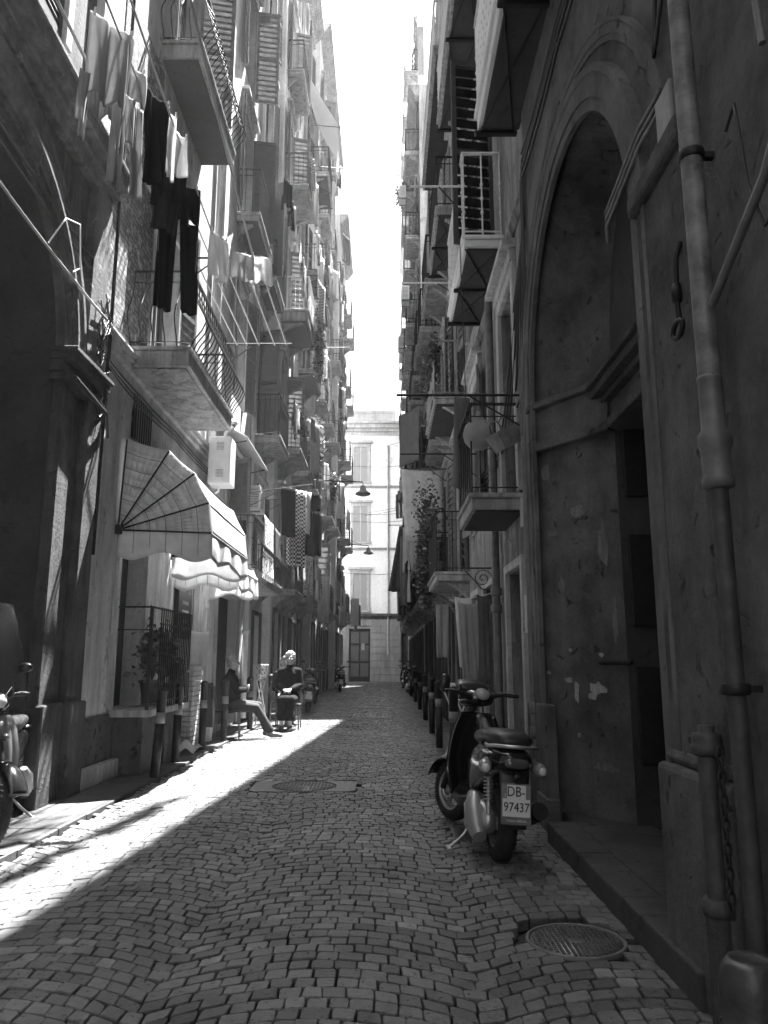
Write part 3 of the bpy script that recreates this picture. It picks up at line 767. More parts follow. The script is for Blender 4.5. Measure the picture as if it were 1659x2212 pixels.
# ------------------------------------------------------------------ rows of houses
def row(name, label, side, x, y0, y1, h, wall, items, balcs, base=None, dado=1.0, top=True, roofslope=None, cor=(.45, .5), surmat=None, upper=None):
    B = thing_w(name, label, 'building', (x - side * 1.5, (y0 + y1) / 2, 0))
    ops = [(yc - w / 2, yc + w / 2, z, z + hh) for (k, yc, w, z, hh, o) in items]
    m = wall_mesh(side, x, y0, y1, 0, h, ops)
    if roofslope:
        m.add([(x, y0, h), (x, y1, h), (x, y0, roofslope[0]), (x, y1, roofslope[1]), (x - side * 7, y0, h), (x - side * 7, y1, h), (x - side * 7, y0, roofslope[0]), (x - side * 7, y1, roofslope[1])],
              [(0, 1, 3, 2), (4, 6, 7, 5), (2, 3, 7, 6), (0, 2, 6, 4), (1, 5, 7, 3)])
    m.build('wall', wall, B)
    if base:
        # dado, broken at the doors
        cuts = sorted([(o[0] - .01, o[1] + .01) for o in ops if o[2] < dado])
        a = y0 + .003
        for c0, c1 in cuts + [(y1 - .003, y1)]:
            if c0 > a + .02:
                d = MB(); d.box((x - side * .01, a, -.05), (x + side * .035, c0, dado)); d.build('dado', base, B, bevel=.008, seg=1)
            a = max(a, c1)
    for (k, yc, w, z, hh, o) in items:
        ya, yb = yc - w / 2, yc + w / 2; xi = x - side * .27
        if k == 'W': window(B, side, x, ya, yb, z, z + hh, **o)
        elif k == 'D': window(B, side, x, ya, yb, z, z + hh, door=True, **o)
        elif k == 'G':
            q = MB(); q.box((xi + side * .0, ya + .003, z), (xi + side * .06, yb - .003, z + hh - .003))
            dr = q.build('street_door', o.get('mat', M['wood_dark']), B)
            q = MB()
            if o.get('roll'):
                nn = int(hh / .09)
                for i in range(nn): q.box((xi + side * .06, ya + .03, z + .09 * i), (xi + side * .085, yb - .03, z + .09 * i + .07))
                q.build('roller_shutter', o.get('mat', M['wood_dark']), dr)
            else:
                for a, b in ((ya + .08, yc - .04), (yc + .04, yb - .08)):
                    q.box((xi + side * .06, a, z + .15), (xi + side * .08, b, z + hh * .42)); q.box((xi + side * .06, a, z + hh * .47), (xi + side * .08, b, z + hh * .93))
                q.build('door_panel', o.get('mat', M['wood_dark']), dr, bevel=.006, seg=1)
            fr = MB(); t = .09
            for a, b in ((ya - t, ya), (yb, yb + t)): fr.box((x - side * .01, a, z), (x + side * .055, b, z + hh + t))
            fr.box((x - side * .01, ya, z + hh), (x + side * .055, yb, z + hh + t)); fr.build('door_surround', o.get('fr', M['piperno']), B, bevel=.006, seg=1)
        if k in 'WD' and o.get('shut') is not None or k == 'D':
            surround(B, side, x, ya, yb, z, z + hh, surmat or W['trim'], hood=hh > 2)
    for b in balcs:
        b = dict(b); balcony(B, side, x, b.pop('y0'), b.pop('y1'), b.pop('z'), **b)
    if top: cornice(B, side, x, y0, y1, (roofslope[1] if roofslope else h) - cor[1], cor[0], cor[1])
    return B

def D(yc, z, w=1.05, h=2.5, **o): return ('D', yc, w, z, h, o)
def Wn(yc, z, w=1., h=1.6, **o): return ('W', yc, w, z, h, o)
def G(yc, w=1.1, h=2.5, z=.05, **o): return ('G', yc, w, z, h, o)
SD, SM, SP_ = M['shutter_dark'], M['shutter_mid'], M['shutter_pale']

# ================================================================== LEFT 1: pale house with the awnings
L1 = row('plaster_house', 'pale plastered house with belly-railed balconies and scalloped awnings on the left', 1, -3.15, 8.0, 13.3, 24.5, W['L1'],
    [G(9.55, 1.0, 2.15, .74, mat=M['wood_dark'], fr=W['trim']), 
     Wn(9.6, 4.02, .8, .62, shut=None), D(10.3, 5.12, 1.2, 2.9, shut='open', mat=SM, angs=(12, 12), n=26),
     D(10.6, 9.97, 1.2, 2.9, shut='open', mat=SM, angs=(14, 78), n=26), D(10.6, 14.5, 1.2, 2.7, shut='open', mat=SM), D(10.6, 18.9, 1.1, 2.6, shut='open', mat=SM)],
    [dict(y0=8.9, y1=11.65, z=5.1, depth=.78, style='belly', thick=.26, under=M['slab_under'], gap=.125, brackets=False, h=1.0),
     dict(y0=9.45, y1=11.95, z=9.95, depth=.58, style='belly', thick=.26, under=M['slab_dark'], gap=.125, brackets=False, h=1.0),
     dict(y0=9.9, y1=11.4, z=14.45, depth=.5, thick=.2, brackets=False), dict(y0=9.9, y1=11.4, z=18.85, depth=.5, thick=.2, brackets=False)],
    base=W['rough'], dado=.70)
X = -3.15
q = MB(); q.box((X - .02, 8.02, 5.15), (X + .02, 9.6, 9.5)); q.build('bare_masonry', W['L1r'], L1)
q = MB(); q.box((X - .01, 8.0, 0), (X + .12, 9.72, .2)); q.box((X - .01, 10.0, 0), (X + .12, 11.6, .2)); q.build('kerb_course', W['trim'], L1, bevel=.015)
q = MB(); q.box((X - .01, 9.74, 0), (X + .1, 9.98, .62)); q.build('buttress', W['base'], L1, bevel=.015)
q = MB()
for k_, (h_, d_) in enumerate(((.1, .05), (.05, .09), (.04, .13))): q.box((X - .01, 8.02, 4.78 + [0, .102, .154][k_]), (X + d_, 13.28, 4.78 + [0, .102, .154][k_] + h_))
q.build('string_course', W['L1'], L1, bevel=.008, seg=1)
for i in range(3): cable(L1, [(X + .06 + .02 * i, 8.05, 4.62 - .06 * i), (X + .05, 9.4, 4.6 - .07 * i), (X + .05, 11.0, 4.63 - .06 * i), (X + .06, 13.2, 4.6 - .05 * i)], .012, sag=.012)
pipe(L1, [(X + .07, 8.12, 24), (X + .07, 8.12, 4.9), (X + .05, 8.12, 2.4)], .022, M['iron'], name='cable_conduit')
pipe(L1, [(X + .1, 13.15, 24), (X + .1, 13.15, .1)], .06, W['trim'], collars=[(X + .1, 13.15, z) for z in (2.2, 5, 9, 13)])
q = MB()
for i in range(9): q.tube([(X + .01, 9.24 + i * .09, 4.04), (X + .01, 9.24 + i * .09, 4.6)], .008, 5)
q.build('window_bars', M['iron'], L1)
# raised stoop with railing in front of the door
t = thing_w('railed_landing', 'raised stone landing with black iron railing in front of the ground floor door', 'landing', (-2.95, 9.6, 0))
q = MB(); q.box((-3.14, 9.0, .66), (-2.68, 10.9, .74)); q.build('slab', M['slab_stone'], t, bevel=.012)
for a, b in ((9.15, 9.65), (10.1, 10.85)):
    q = MB(); q.box((-3.13, a, .02), (-2.78, b, .655)); q.build('support_wall', W['rough'], t)
q = MB()
def bar(px, py): q.tube([(px, py, .74), (px, py, 1.93)], .009, 5)
for i in range(17): bar(-2.70, 9.42 + i * .09)
for i in range(1): bar(-2.72 - i * .09, 9.03)
for zz in (.80, 1.72, 1.90):
    q.box((-2.712, 9.40, zz), (-2.688, 10.87, zz + .02))
q.box((-3.12, 9.02, 1.90), (-2.69, 9.04, 1.92)); q.box((-3.12, 9.02, 1.64), (-2.69, 9.04, 1.655)); q.box((-2.712, 9.02, .74), (-2.688, 9.05, 1.92))
q.box((-2.712, 9.02, 1.90), (-2.688, 9.40, 1.92))
q.build('railing', M['iron'], t)

# ================================================================== LEFT 2
L2 = row('grey_house', 'grey plastered house with a low first balcony and shop doors, second behind the awnings', 1, -3.08, 13.3, 19.6, 25.5, W['L2'],
    [G(15.2, 2.1, 2.5, mat=M['wood_dark'], fr=W['trim']), G(18.6, 1.0, 2.3),
     D(15.2, 2.95, 1.1, 2.2, shut='open', mat=SM, angs=(60, 12)), D(18.2, 3.1, 1.0, 2.2, shut='open', mat=SD, angs=(15, 15)),
     D(15.4, 6.6, 1.1, 2.6, shut='open', mat=SM, angs=(12, 20)), D(18.2, 6.6, 1.1, 2.6, shut='open', mat=SD, angs=(75, 15)),
     D(15.4, 10.6, 1.1, 2.6, shut='open', mat=SD, angs=(10, 80)), D(18.2, 10.6, 1.1, 2.6, shut='open', mat=SD, angs=(80, 15)),
     D(15.4, 14.2, 1.1, 2.5, shut='open', mat=SM, angs=(10, 80)), D(18.2, 14.2, 1.1, 2.5, shut='open', mat=SD),
     D(15.4, 18.05, 1.1, 2.5, shut='open', mat=SD), D(18.2, 18.05, 1.1, 2.5, shut='open', mat=SD),
     Wn(15.4, 21.9, 1, 1.6, shut='open', mat=SD), Wn(18.2, 21.9, 1, 1.6, shut='open', mat=SD)],
    [dict(y0=13.5, y1=17.1, z=2.9, depth=.8, style='belly', thick=.2, under=W['trim'], brackets=False, gap=.12, h=.95),
     dict(y0=17.5, y1=18.95, z=3.05, depth=.6, thick=.14), 
     dict(y0=17.4, y1=19.1, z=6.5, depth=.65, thick=.16), dict(y0=14.6, y1=16.3, z=10.5, depth=.5, thick=.16, under=M['slab_dark']),
     dict(y0=17.4, y1=19.1, z=10.5, depth=.45, thick=.16, under=M['slab_dark']), dict(y0=14.6, y1=16.6, z=17.9, depth=.55, thick=.2, under=M['slab_dark'], brackets=False)],
    base=W['base'], dado=.9)
pipe(L2, [(-3.0, 16.95, 25), (-3.0, 16.95, 3.1)], .055, W['trim'], collars=[(-3.0, 16.95, z) for z in (5, 9, 13)])
pipe(L2, [(-2.98, 16.75, 2.6), (-2.98, 16.75, .1)], .06, M['white_paint'], collars=((-2.98, 16.75, 1.9),))
# ================================================================== LEFT 3
L3 = row('light_house', 'light plastered house with planted balconies on the left, behind the seated people', 1, -2.88, 19.6, 27.2, 26.5, W['L3'],
    [G(20.6, 1.1, 2.5), G(22.6, 1.1, 2.4, mat=M['wood_mid']), G(24.3, 1., 2.4), G(26.2, 1.1, 2.5, mat=M['grey_paint'], roll=True)] +
    [D(yy, z, 1.05, 2.5, shut='open', mat=[SM, SP_, SD][i % 3], angs=((10, 75), (12, 10), (12, 12))[i % 3]) for i, (yy, z) in enumerate((yy, z) for z in (3.2, 7.0, 11.0, 14.9, 18.7, 22.4) for yy in (20.9, 23.4, 25.9))],
    [dict(y0=20.0, y1=21.9, z=3.1, depth=.6), dict(y0=22.6, y1=24.3, z=3.1, depth=.6), dict(y0=25.1, y1=26.8, z=3.1, depth=.6),
     dict(y0=22.5, y1=24.4, z=6.9, depth=.65), dict(y0=25.1, y1=26.8, z=6.9, depth=.65), dict(y0=20.0, y1=21.9, z=6.9, depth=.65),
     dict(y0=20.0, y1=22.2, z=10.9, depth=.8, thick=.3, under=M['slab_dark'], style='white', rail=M['iron_white']), dict(y0=24.4, y1=26.8, z=10.9, depth=.6, under=M['slab_dark']),
     dict(y0=20.0, y1=21.9, z=14.8, depth=.7), dict(y0=25.0, y1=26.9, z=17.6 - 2.8, depth=.85, cross=True, under=M['slab_dark']),
     dict(y0=24.9, y1=27.0, z=18.6, depth=.9, cross=True, under=M['slab_dark']), dict(y0=20.0, y1=21.9, z=18.6, depth=.5)], base=W['base'], dado=.9)
pipe(L3, [(-2.8, 22.2, 26), (-2.8, 22.2, .1)], .05, M['grey_paint'])
# ================================================================== LEFT 4, 5
L4 = row('mid_grey_house', 'mid grey house with dense laundry balconies, fourth in the left row', 1, -2.6, 27.2, 36.2, 27.0, W['L4'],
    [G(yy, 1.1, 2.5, mat=[M['wood_dark'], M['grey_paint']][i % 2], roll=i % 2) for i, yy in enumerate((28.3, 30.5, 32.6, 34.8))] +
    [D(yy, z, 1.05, 2.4, shut='open', mat=[SP_, SM][i % 2], angs=((10, 70), (12, 12), (12, 12))[i % 3], n=12) for i, (yy, z) in enumerate((yy, z) for z in (3.3, 7.1, 11.0, 14.9, 18.8, 22.6) for yy in (28.6, 31.4, 34.2))],
    [dict(y0=yy - .85, y1=yy + .85, z=z - .08, depth=.42 + .08 * ((i * 7) % 3)) for i, (yy, z) in enumerate((yy, z) for z in (3.3, 7.1, 11.0, 14.9, 18.8, 22.6) for yy in (28.6, 31.4, 34.2)) if i % 7 != 3], base=W['base'], dado=.9)
L5 = row('far_pale_house', 'pale tall house, last of the left row before the crossing', 1, -2.28, 36.2, 42.4, 24.0, W['L5'],
    [G(yy, 1.1, 2.5) for yy in (37.4, 39.6, 41.6)] +
    [D(yy, z, 1.05, 2.4, shut='open', mat=[SD, SM][i % 2], angs=(12, 12), n=10) for i, (yy, z) in enumerate((yy, z) for z in (3.4, 7.2, 11.1, 15.0, 18.9) for yy in (37.8, 40.8))],
    [dict(y0=yy - .8, y1=yy + .8, z=z - .08, depth=.6) for i, (yy, z) in enumerate((yy, z) for z in (3.4, 7.2, 11.1, 15.0, 18.9) for yy in (37.8, 40.8))], base=W['base'], dado=.9)

# ================================================================== RIGHT 2..6
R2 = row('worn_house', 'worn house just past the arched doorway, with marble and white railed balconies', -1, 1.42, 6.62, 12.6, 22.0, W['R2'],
    [G(8.2, .95, 2.2, mat=M['grey_paint'], fr=W['trim']), G(10.2, 1.0, 2.2, mat=M['wood_mid'], fr=W['trim']), G(11.7, .8, 2.2, fr=W['trim']),
     D(8.25, 3.0, .95, 2.4, shut=None, frame=M['white_paint']), D(11.2, 3.2, 1.0, 2.2, shut='open', mat=SM, angs=(10, 10)),
     D(9.3, 6.3, 1.1, 2.6, shut='open', mat=SD, angs=(80, 12)), D(9.3, 10.7, 1.1, 2.6, shut='open', mat=SD), D(9.3, 14.9, 1.1, 2.5, shut='open', mat=SD),
     D(11.6, 6.5, .9, 2.2, shut='open', mat=SM, angs=(10, 10))],
    [dict(y0=7.62, y1=8.95, z=2.97, depth=.56, thick=.17, under=M['slab_dark'], brackets=False, gap=.2, h=.95),
     dict(y0=8.35, y1=10.5, z=6.27, depth=.5, thick=.14, style='white', rail=M['iron_white'], slabm=M['white_paint'], under=M['slab_dark'], brackets=False, cross=True, h=1.1, gap=.16),
     dict(y0=7.9, y1=12.0, z=10.6, depth=.5, thick=.16, under=M['slab_dark'], cross=True, rail=M['iron_white'], style='white'), dict(y0=7.9, y1=12.0, z=14.8, depth=.5, thick=.16, under=M['slab_dark'], cross=True)],
    base=W['base'], dado=.9)
X = 1.42
pipe(R2, [(X - .07, 9.55, 26), (X - .07, 9.55, 6.4)], .05, M['grey_paint']); pipe(R2, [(X - .08, 9.2, 5.9), (X - .08, 9.2, .1)], .05, M['iron_grey'], collars=((X - .08, 9.2, 2.1), (X - .08, 9.2, 1.9)))
for i in range(5):
    cable(R2, [(X - .03, 6.75 + .04 * i, 5.9 - .06 * i), (X - .04, 7.2 + .1 * i, 5.0), (X - .05, 7.3 + .22 * i, 4.2), (X - .04, 7.4 + .5 * i, 3.9 - .1 * i), (X - .04, 10.5, 3.85 - .05 * i), (X - .04, 12.4, 3.9)], .012, sag=.02)
cable(R2, [(X - .03, 7.35, 2.9), (X - .04, 7.4, 1.0)], .008)
q = MB(); q.box((X - .1, 7.2, 2.55), (X - .01, 7.34, 2.85)); q.build('meter_box', M['grey_paint'], R2, bevel=.01)
q = MB(); q.box((X - .10, 7.24, 1.55), (X - .035, 7.26, 1.9)); q.build('notice', M['white_paint'], R2)
cornice(R2, -1, X, 6.62, 12.6, 5.85 - .0, .06, .12, W['R2'], name='string_course')
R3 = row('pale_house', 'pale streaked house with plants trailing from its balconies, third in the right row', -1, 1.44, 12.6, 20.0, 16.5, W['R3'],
    [G(13.6, 1.0, 2.3, mat=M['grey_paint']), G(15.4, 1.0, 2.3), G(17.3, 1.0, 2.3, mat=M['wood_mid']), G(19.2, .9, 2.3)] +
    [D(yy, z, 1.05, 2.3, shut='open', mat=[SM, SD][i % 2], angs=((14, 12), (12, 12))[i % 2]) for i, (yy, z) in enumerate((yy, z) for z in (2.85, 6.0, 9.6, 13.0) for yy in (13.9, 16.4, 18.8))],
    [dict(y0=12.75, y1=15.0, z=2.75, depth=.6, thick=.15), dict(y0=15.6, y1=17.3, z=2.75, depth=.55), dict(y0=18.0, y1=19.6, z=2.75, depth=.55),
     dict(y0=12.8, y1=15.1, z=5.85, depth=.6, style='white', rail=M['grey_paint'], under=M['slab_dark']), dict(y0=15.5, y1=17.3, z=5.85, depth=.5), dict(y0=18.0, y1=19.6, z=5.85, depth=.55),
     dict(y0=12.8, y1=15.2, z=9.5, depth=.5, under=M['slab_dark'], cross=True), dict(y0=15.5, y1=17.3, z=9.5, depth=.55), dict(y0=18.0, y1=19.6, z=9.5, depth=.55),
     dict(y0=12.8, y1=17.3, z=12.9, depth=.5, rail=M['iron_white'], style='white', under=M['slab_dark'])], base=W['base'], dado=.9, roofslope=(22.7, 18.1), top=False)
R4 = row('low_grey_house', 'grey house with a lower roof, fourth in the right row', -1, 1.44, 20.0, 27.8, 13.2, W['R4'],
    [G(21.0, 1.0, 2.3), G(23.4, 1.0, 2.3, mat=M['grey_paint'], roll=True), G(25.7, 1.0, 2.3)] +
    [D(yy, z, 1.05, 2.3, shut='open', mat=[SD, SM][i % 2], angs=(12, 12), n=12) for i, (yy, z) in enumerate((yy, z) for z in (2.95, 6.5, 10.1) for yy in (21.2, 23.6, 25.9))],
    [dict(y0=yy - .85, y1=yy + .85, z=z - .08, depth=.55) for yy, z in ((yy, z) for z in (2.95, 6.5, 10.1) for yy in (21.2, 23.6, 25.9))], base=W['base'], dado=.9, roofslope=(18.1, 13.6), top=False)
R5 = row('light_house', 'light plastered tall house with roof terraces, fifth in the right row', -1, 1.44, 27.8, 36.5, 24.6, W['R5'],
    [G(yy, 1.0, 2.3) for yy in (28.8, 31, 33.2, 35.4)] +
    [D(yy, z, 1.05, 2.4, shut='open', mat=[SD, SM][i % 2], angs=(12, 12), n=10) for i, (yy, z) in enumerate((yy, z) for z in (3.1, 6.8, 10.6, 14.4, 18.2, 22.0, 25.8) for yy in (29.2, 32.0, 34.8))],
    [dict(y0=yy - .9, y1=yy + .9, z=z - .08, depth=.58) for yy, z in ((yy, z) for z in (3.1, 6.8, 10.6, 14.4, 18.2, 22.0, 25.8) for yy in (29.2, 32.0, 34.8))], base=W['base'], dado=.9)
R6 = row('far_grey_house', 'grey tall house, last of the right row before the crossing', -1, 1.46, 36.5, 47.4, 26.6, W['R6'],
    [G(yy, 1.0, 2.3) for yy in (37.6, 40, 42.4, 44.4)] +
    [D(yy, z, 1.05, 2.4, shut='open', mat=[SD, SM][i % 2], angs=(12, 12), n=10) for i, (yy, z) in enumerate((yy, z) for z in (3.1, 6.8, 10.6, 14.4, 18.2) for yy in (38.0, 40.8, 43.6))],
    [dict(y0=yy - .85, y1=yy + .85, z=z - .08, depth=.58) for yy, z in ((yy, z) for z in (3.1, 6.8, 10.6, 14.4, 18.2) for yy in (38.0, 40.8, 43.6))], base=W['base'], dado=.9)

# ================================================================== END HOUSE, closing the street
E = thing_w('end_house', 'bright pale house with rusticated ground floor closing the far end of the alley', 'building', (0, 52, 0))
YE = 48.0
ew = MB(); ew.box((-14, YE, 3.95), (14, YE + 10, 16.4)); ew.build('wall', W['end'], E)
ew = MB(); rows_ = 9
for r_ in range(rows_):
    z0 = r_ * .42
    segs = [(-14, -2.15), (-.85, 1.05), (2.6, 14)] if z0 < 2.9 else ([(-14, -2.15), (-.85, 14)] if z0 < 3.2 else [(-14, 14)])
    for a, b in segs:
        xx = a - (.3 if r_ % 2 else 0)
        while xx < b:
            x2 = min(xx + .95, b); 
            if x2 > a: ew.box((max(xx, a) + .008, YE - .06, z0 + .01), (x2 - .008, YE, z0 + .41))
            xx += .95
ew.build('ashlar_base', W['endb'], E, bevel=.01, seg=1)
ew = MB()
for a, b, c, d_ in ((-14, 14, 3.2, 3.95), (-14, -2.15, 0, 3.2), (-.85, 1.05, 0, 3.2), (2.6, 14, 0, 3.2)): ew.box((a, YE - .01, c), (b, YE + .2, d_))
ew.box((-2.15, YE + .2, 0), (-.85, YE + .5, 3.2)); ew.box((1.05, YE + .2, 0), (2.6, YE + .5, 3.2)); ew.build('base_wall', W['endb'], E)
ew = MB(); ew.box((-2.13, YE + .12, 0), (-.87, YE + .19, 3.15)); dr = ew.build('door', M['wood_dark'], E)
ew = MB()
for i in range(2):
    for z0, z1 in ((.3, 1.1), (1.25, 2.2), (2.3, 3.0)): ew.box((-2.05 + .6 * i, YE + .09, z0), (-1.55 + .6 * i, YE + .12, z1))
ew.build('door_panel', M['wood_mid'], dr, bevel=.01, seg=1)
ew = MB(); ew.box((-1.4, YE + .07, 1.9), (-1.2, YE + .089, 2.3)); ew.build('notice', M['grey_paint'], dr)
ew = MB(); ew.box((1.1, YE + .1, 0), (2.55, YE + .18, 2.9)); ew.build('shop_window', M['glass'], E)
ew = MB(); ew.box((-14, YE - .25, 3.95), (14, YE + .0, 4.12)); ew.box((-14, YE - .12, 3.8), (14, YE, 3.946)); ew.build('belt_course', M['piperno'], E, bevel=.01, seg=1)
ew = MB()
for z_ in (8.1, 12.1): ew.box((-14, YE - .1, z_), (14, YE, z_ + .14))
ew.build('string_course', W['endb'], E)
ew = MB()
for k_, (h_, d_) in enumerate(((.2, .12), (.2, .25), (.25, .45), (.12, .6))): ew.box((-14, YE - d_, [15.6, 15.802, 16.004, 16.256][k_]), (14, YE, [15.6, 15.802, 16.004, 16.256][k_] + h_))
ew.build('cornice', W['trim'], E)
for xw in (-1.5, 1.75, -5, 5):
    for z_ in (4.4, 8.7, 12.6):
        w_ = MB(); w_.box((xw - .6, YE - .09, z_ - .1), (xw - .42, YE - .01, z_ + 2.4)); w_.box((xw + .42, YE - .09, z_ - .1), (xw + .6, YE - .01, z_ + 2.4)); w_.box((xw - .42, YE - .09, z_ + 2.2), (xw + .42, YE - .01, z_ + 2.4)); w_.box((xw - .7, YE - .2, z_ - .2), (xw + .7, YE - .01, z_ - .1)); wo = w_.build('window', W['trim'], E)
        g_ = MB(); g_.box((xw - .42, YE - .03, z_ - .1), (xw - .02, YE - .012, z_ + 2.2)); g_.box((xw + .02, YE - .03, z_ - .1), (xw + .42, YE - .012, z_ + 2.2)); g_.build('pane', simple('far_pane', .28, .3), wo)
        h_ = MB(); h_.box((xw - .75, YE - .25, z_ + 2.45), (xw + .75, YE, z_ + 2.6)); h_.build('window_hood', W['trim'], wo)
ew = MB(); ew.box((-3, YE + .6, 16.4), (.7, YE + 5, 17.3)); ew.box((-3.1, YE + .5, 17.3), (.8, YE + 5, 17.45)); ew.box((.75, YE + .6, 16.4), (3, YE + 4, 16.9)); ew.build('roof_parapet', W['endb'], E)
for xx in (.25, ):
    pipe(E, [(xx, YE - .1, 14.9), (xx, YE - .1, 1.6)], .05, W['trim'], collars=[(xx, YE - .1, z) for z in (14.8, 12.3, 8.3, 4.2)])
for z_, a, b in ((13.6, -3, 3), (10.5, -3, 3), (10.0, -3, 3), (6.7, -3, 3)): cable(E, [(a, YE - .1, z_), (0, YE - .12, z_ - .15), (b, YE - .1, z_ + .2)], .015, M['iron_grey'], sag=.01)
# crossing street side houses
for nm, lb, xa, xb in (('corner_house', 'house at the left corner of the far crossing', -14, -6), ('corner_house', 'house at the right corner of the far crossing', 6, 14)):
    pass

# ================================================================== cloth things
ORD = ['first', 'second', 'third', 'fourth', 'fifth', 'sixth', 'seventh']
CL = dict(white=cloth('cloth_white', .85, .5), cream=cloth('cloth_cream', .6, .4), grey=cloth('cloth_grey', .34, .35), pale=cloth('cloth_pale_grey', .5, .4), dark=cloth('cloth_dark', .06, .1),
          black=cloth('cloth_black', .02, .05), checked=cloth('cloth_checked', .7, .35, 'check', .05, 22), striped=cloth('cloth_striped', .7, .35, 'stripe', .15, 2.2), flowered=cloth('cloth_flowered', .75, .35, 'flower', .18, 22), mid=cloth('cloth_mid', .2, .25))
def panel(m, u0, u1, v0, v1, fold=.02, k=3, ph=0, taper=0, skew=0, nu=12, nv=12, curl=.0):
    """hanging sheet: local x = width, z down; v is measured downwards"""
    def fn(u, v):
        w = (u1 - u0); uc = (u0 + u1) / 2; vv = v0 + (v1 - v0) * v
        x = uc + (u - .5) * w * (1 - taper * v) + skew * v
        a = fold * (.25 + .75 * v) * (1.5 if nu > 15 else 1)
        y = a * sin(ph + u * k * 2 * PI + v * 1.3) + a * .5 * sin(ph * 2 + u * k * 4.4 * PI - v * 2) + curl * v * v
        z = -vv + .012 * sin(u * PI * 3 + ph) * (1 if v > .9 else 0) + (.02 * sin(u * PI) * -1 if v < .05 else 0)
        return V((x, y, z))
    m.grid(fn, nu, nv)
def laundry(kind, tone, w, h, loc, rz, label, group=None, seed=0, fine=False):
    q = random.Random(seed); m = MB(); n = 24 if fine else 10; ph = q.uniform(0, 6)
    if kind in ('towel', 'sheet', 'cloth', 'blanket'):
        panel(m, -w / 2, w / 2, 0, h, .028 if kind != 'sheet' else .05, max(1, w * 5), ph, q.uniform(0, .15), q.uniform(-.05, .05), n, n)
    elif kind == 'flag': panel(m, -w / 2, w / 2, 0, h, .05, 2, ph, -1.5, -w * .7, 12, 12)
    elif kind == 'trousers':
        panel(m, -w / 2, w / 2, 0, h * .28, .02, 1.5, ph, 0, 0, n, n // 2)
        panel(m, -w / 2, -w * .02, h * .28, h, .03, 1, ph, .15, -w * .05, n // 2, n); panel(m, w * .02, w / 2, h * .28, h * .98, .03, 1, ph + 1, .15, w * .06, n // 2, n)
    elif kind in ('shirt', 'sweater'):
        panel(m, -w / 2, w / 2, 0, h * .72, .03, 2, ph, .1, 0, n, n)
        panel(m, -w * .62, -w * .40, h * .55, h, .02, 1, ph, .2, -w * .03, n // 2, n); panel(m, w * .40, w * .62, h * .55, h * .97, .02, 1, ph, .2, w * .05, n // 2, n)
    elif kind == 'sock':
        panel(m, -.045, .045, 0, h * .7, .01, 1, ph, .1, 0, 4, 6); panel(m, -.045, .09, h * .7, h, .01, 1, ph, 0, 0, 4, 3)
    name = dict(towel='towel', sheet='bed_sheet', flag='cloth', cloth='cloth', blanket='blanket', trousers='trousers', shirt='shirt', sweater='sweater', sock='sock')[kind]
    o = m.build(name, CL[tone] if isinstance(tone, str) else tone, None, solid=.006)
    o.location = loc; o.rotation_euler = (0, 0, rz)
    tag(o, label, 'laundry', group or 'laundry on the lines')
    if fine and kind == 'trousers':
        for u in (-.5, .5):
            p = MB(); p.tube([(u * w * (1 - .1 * k / 8), .012 * sin(k), -h * k / 8 - .01) for k in range(9)], .0045, 4); p.build('seam', CL['pale'], o)  # pale seam tubes put the sunlit rim of the trouser edges into colour
    if fine and kind != 'sock':
        for u in (-.42, .42):
            p = MB(); p.box((u * w - .006, -.01, -.03), (u * w + .006, .01, .035)); p.build('clothes_peg', M['plastic_pale'], o)
    return o
def rod(x0, x1, y, z, label, z1=None, y1=None, r=.013, mat=None):
    t = thing_w('clothes_rod', label, 'clothes rod', (x0, y, z), 'rods for the washing lines')
    m = MB(); m.tube([(x0, y, z), (x1, y if y1 is None else y1, z if z1 is None else z1)], r, 6); m.build('rod', mat or M['iron'], t)
    m = MB(); xm = x0 + (x1 - x0) * .45; m.tube([(x0, y, z - .35), (xm, y, z)], r * .7, 5); m.build('stay', M['iron'], t); return t
def line(p0, p1, label, r=.005, mat=None, sag=.01, cat='washing line', group='washing lines'):
    o = cable(None, [p0, p1], r, mat or M['rope'], name='washing_line' if cat == 'washing line' else 'overhead_cable', sag=sag, sub=10); tag(o, label, cat, group); return o

# --- near washing lines on the left, between the camera and the first balcony
rod(-2.42, -1.42, 8.45, 6.02, 'dark iron clothes rod at the near end of the belly-railed balcony')
rod(-2.42, -1.40, 11.0, 6.02, 'dark iron clothes rod at the far end of the belly-railed balcony')
LX = [(-2.36, 5.98), (-2.06, 5.99), (-1.93, 5.98), (-1.55, 5.98)]
for i, (x_, z_) in enumerate(LX):
    line((x_ + .08 * i, 2.6, z_ + .1), (x_, 8.45, z_), ['innermost pale washing line above the left archway', 'second pale washing line from the wall, carrying most clothes', 'third pale washing line from the wall, over the archway', 'outermost pale washing line stretching toward the camera'][i], (.014, .009, .009, .013)[i], sag=.012)
for i, x_ in enumerate((-1.50, -1.68, -1.92, -2.1, -2.25)):
    line((x_, 8.45, 6.0), (x_ + .02, 11.0, 6.0), ['outermost', 'second outermost', 'middle', 'fourth', 'innermost'][i] + ' pale line between the two rods of the belly-railed balcony', .010, sag=.005)
A90 = R(90)
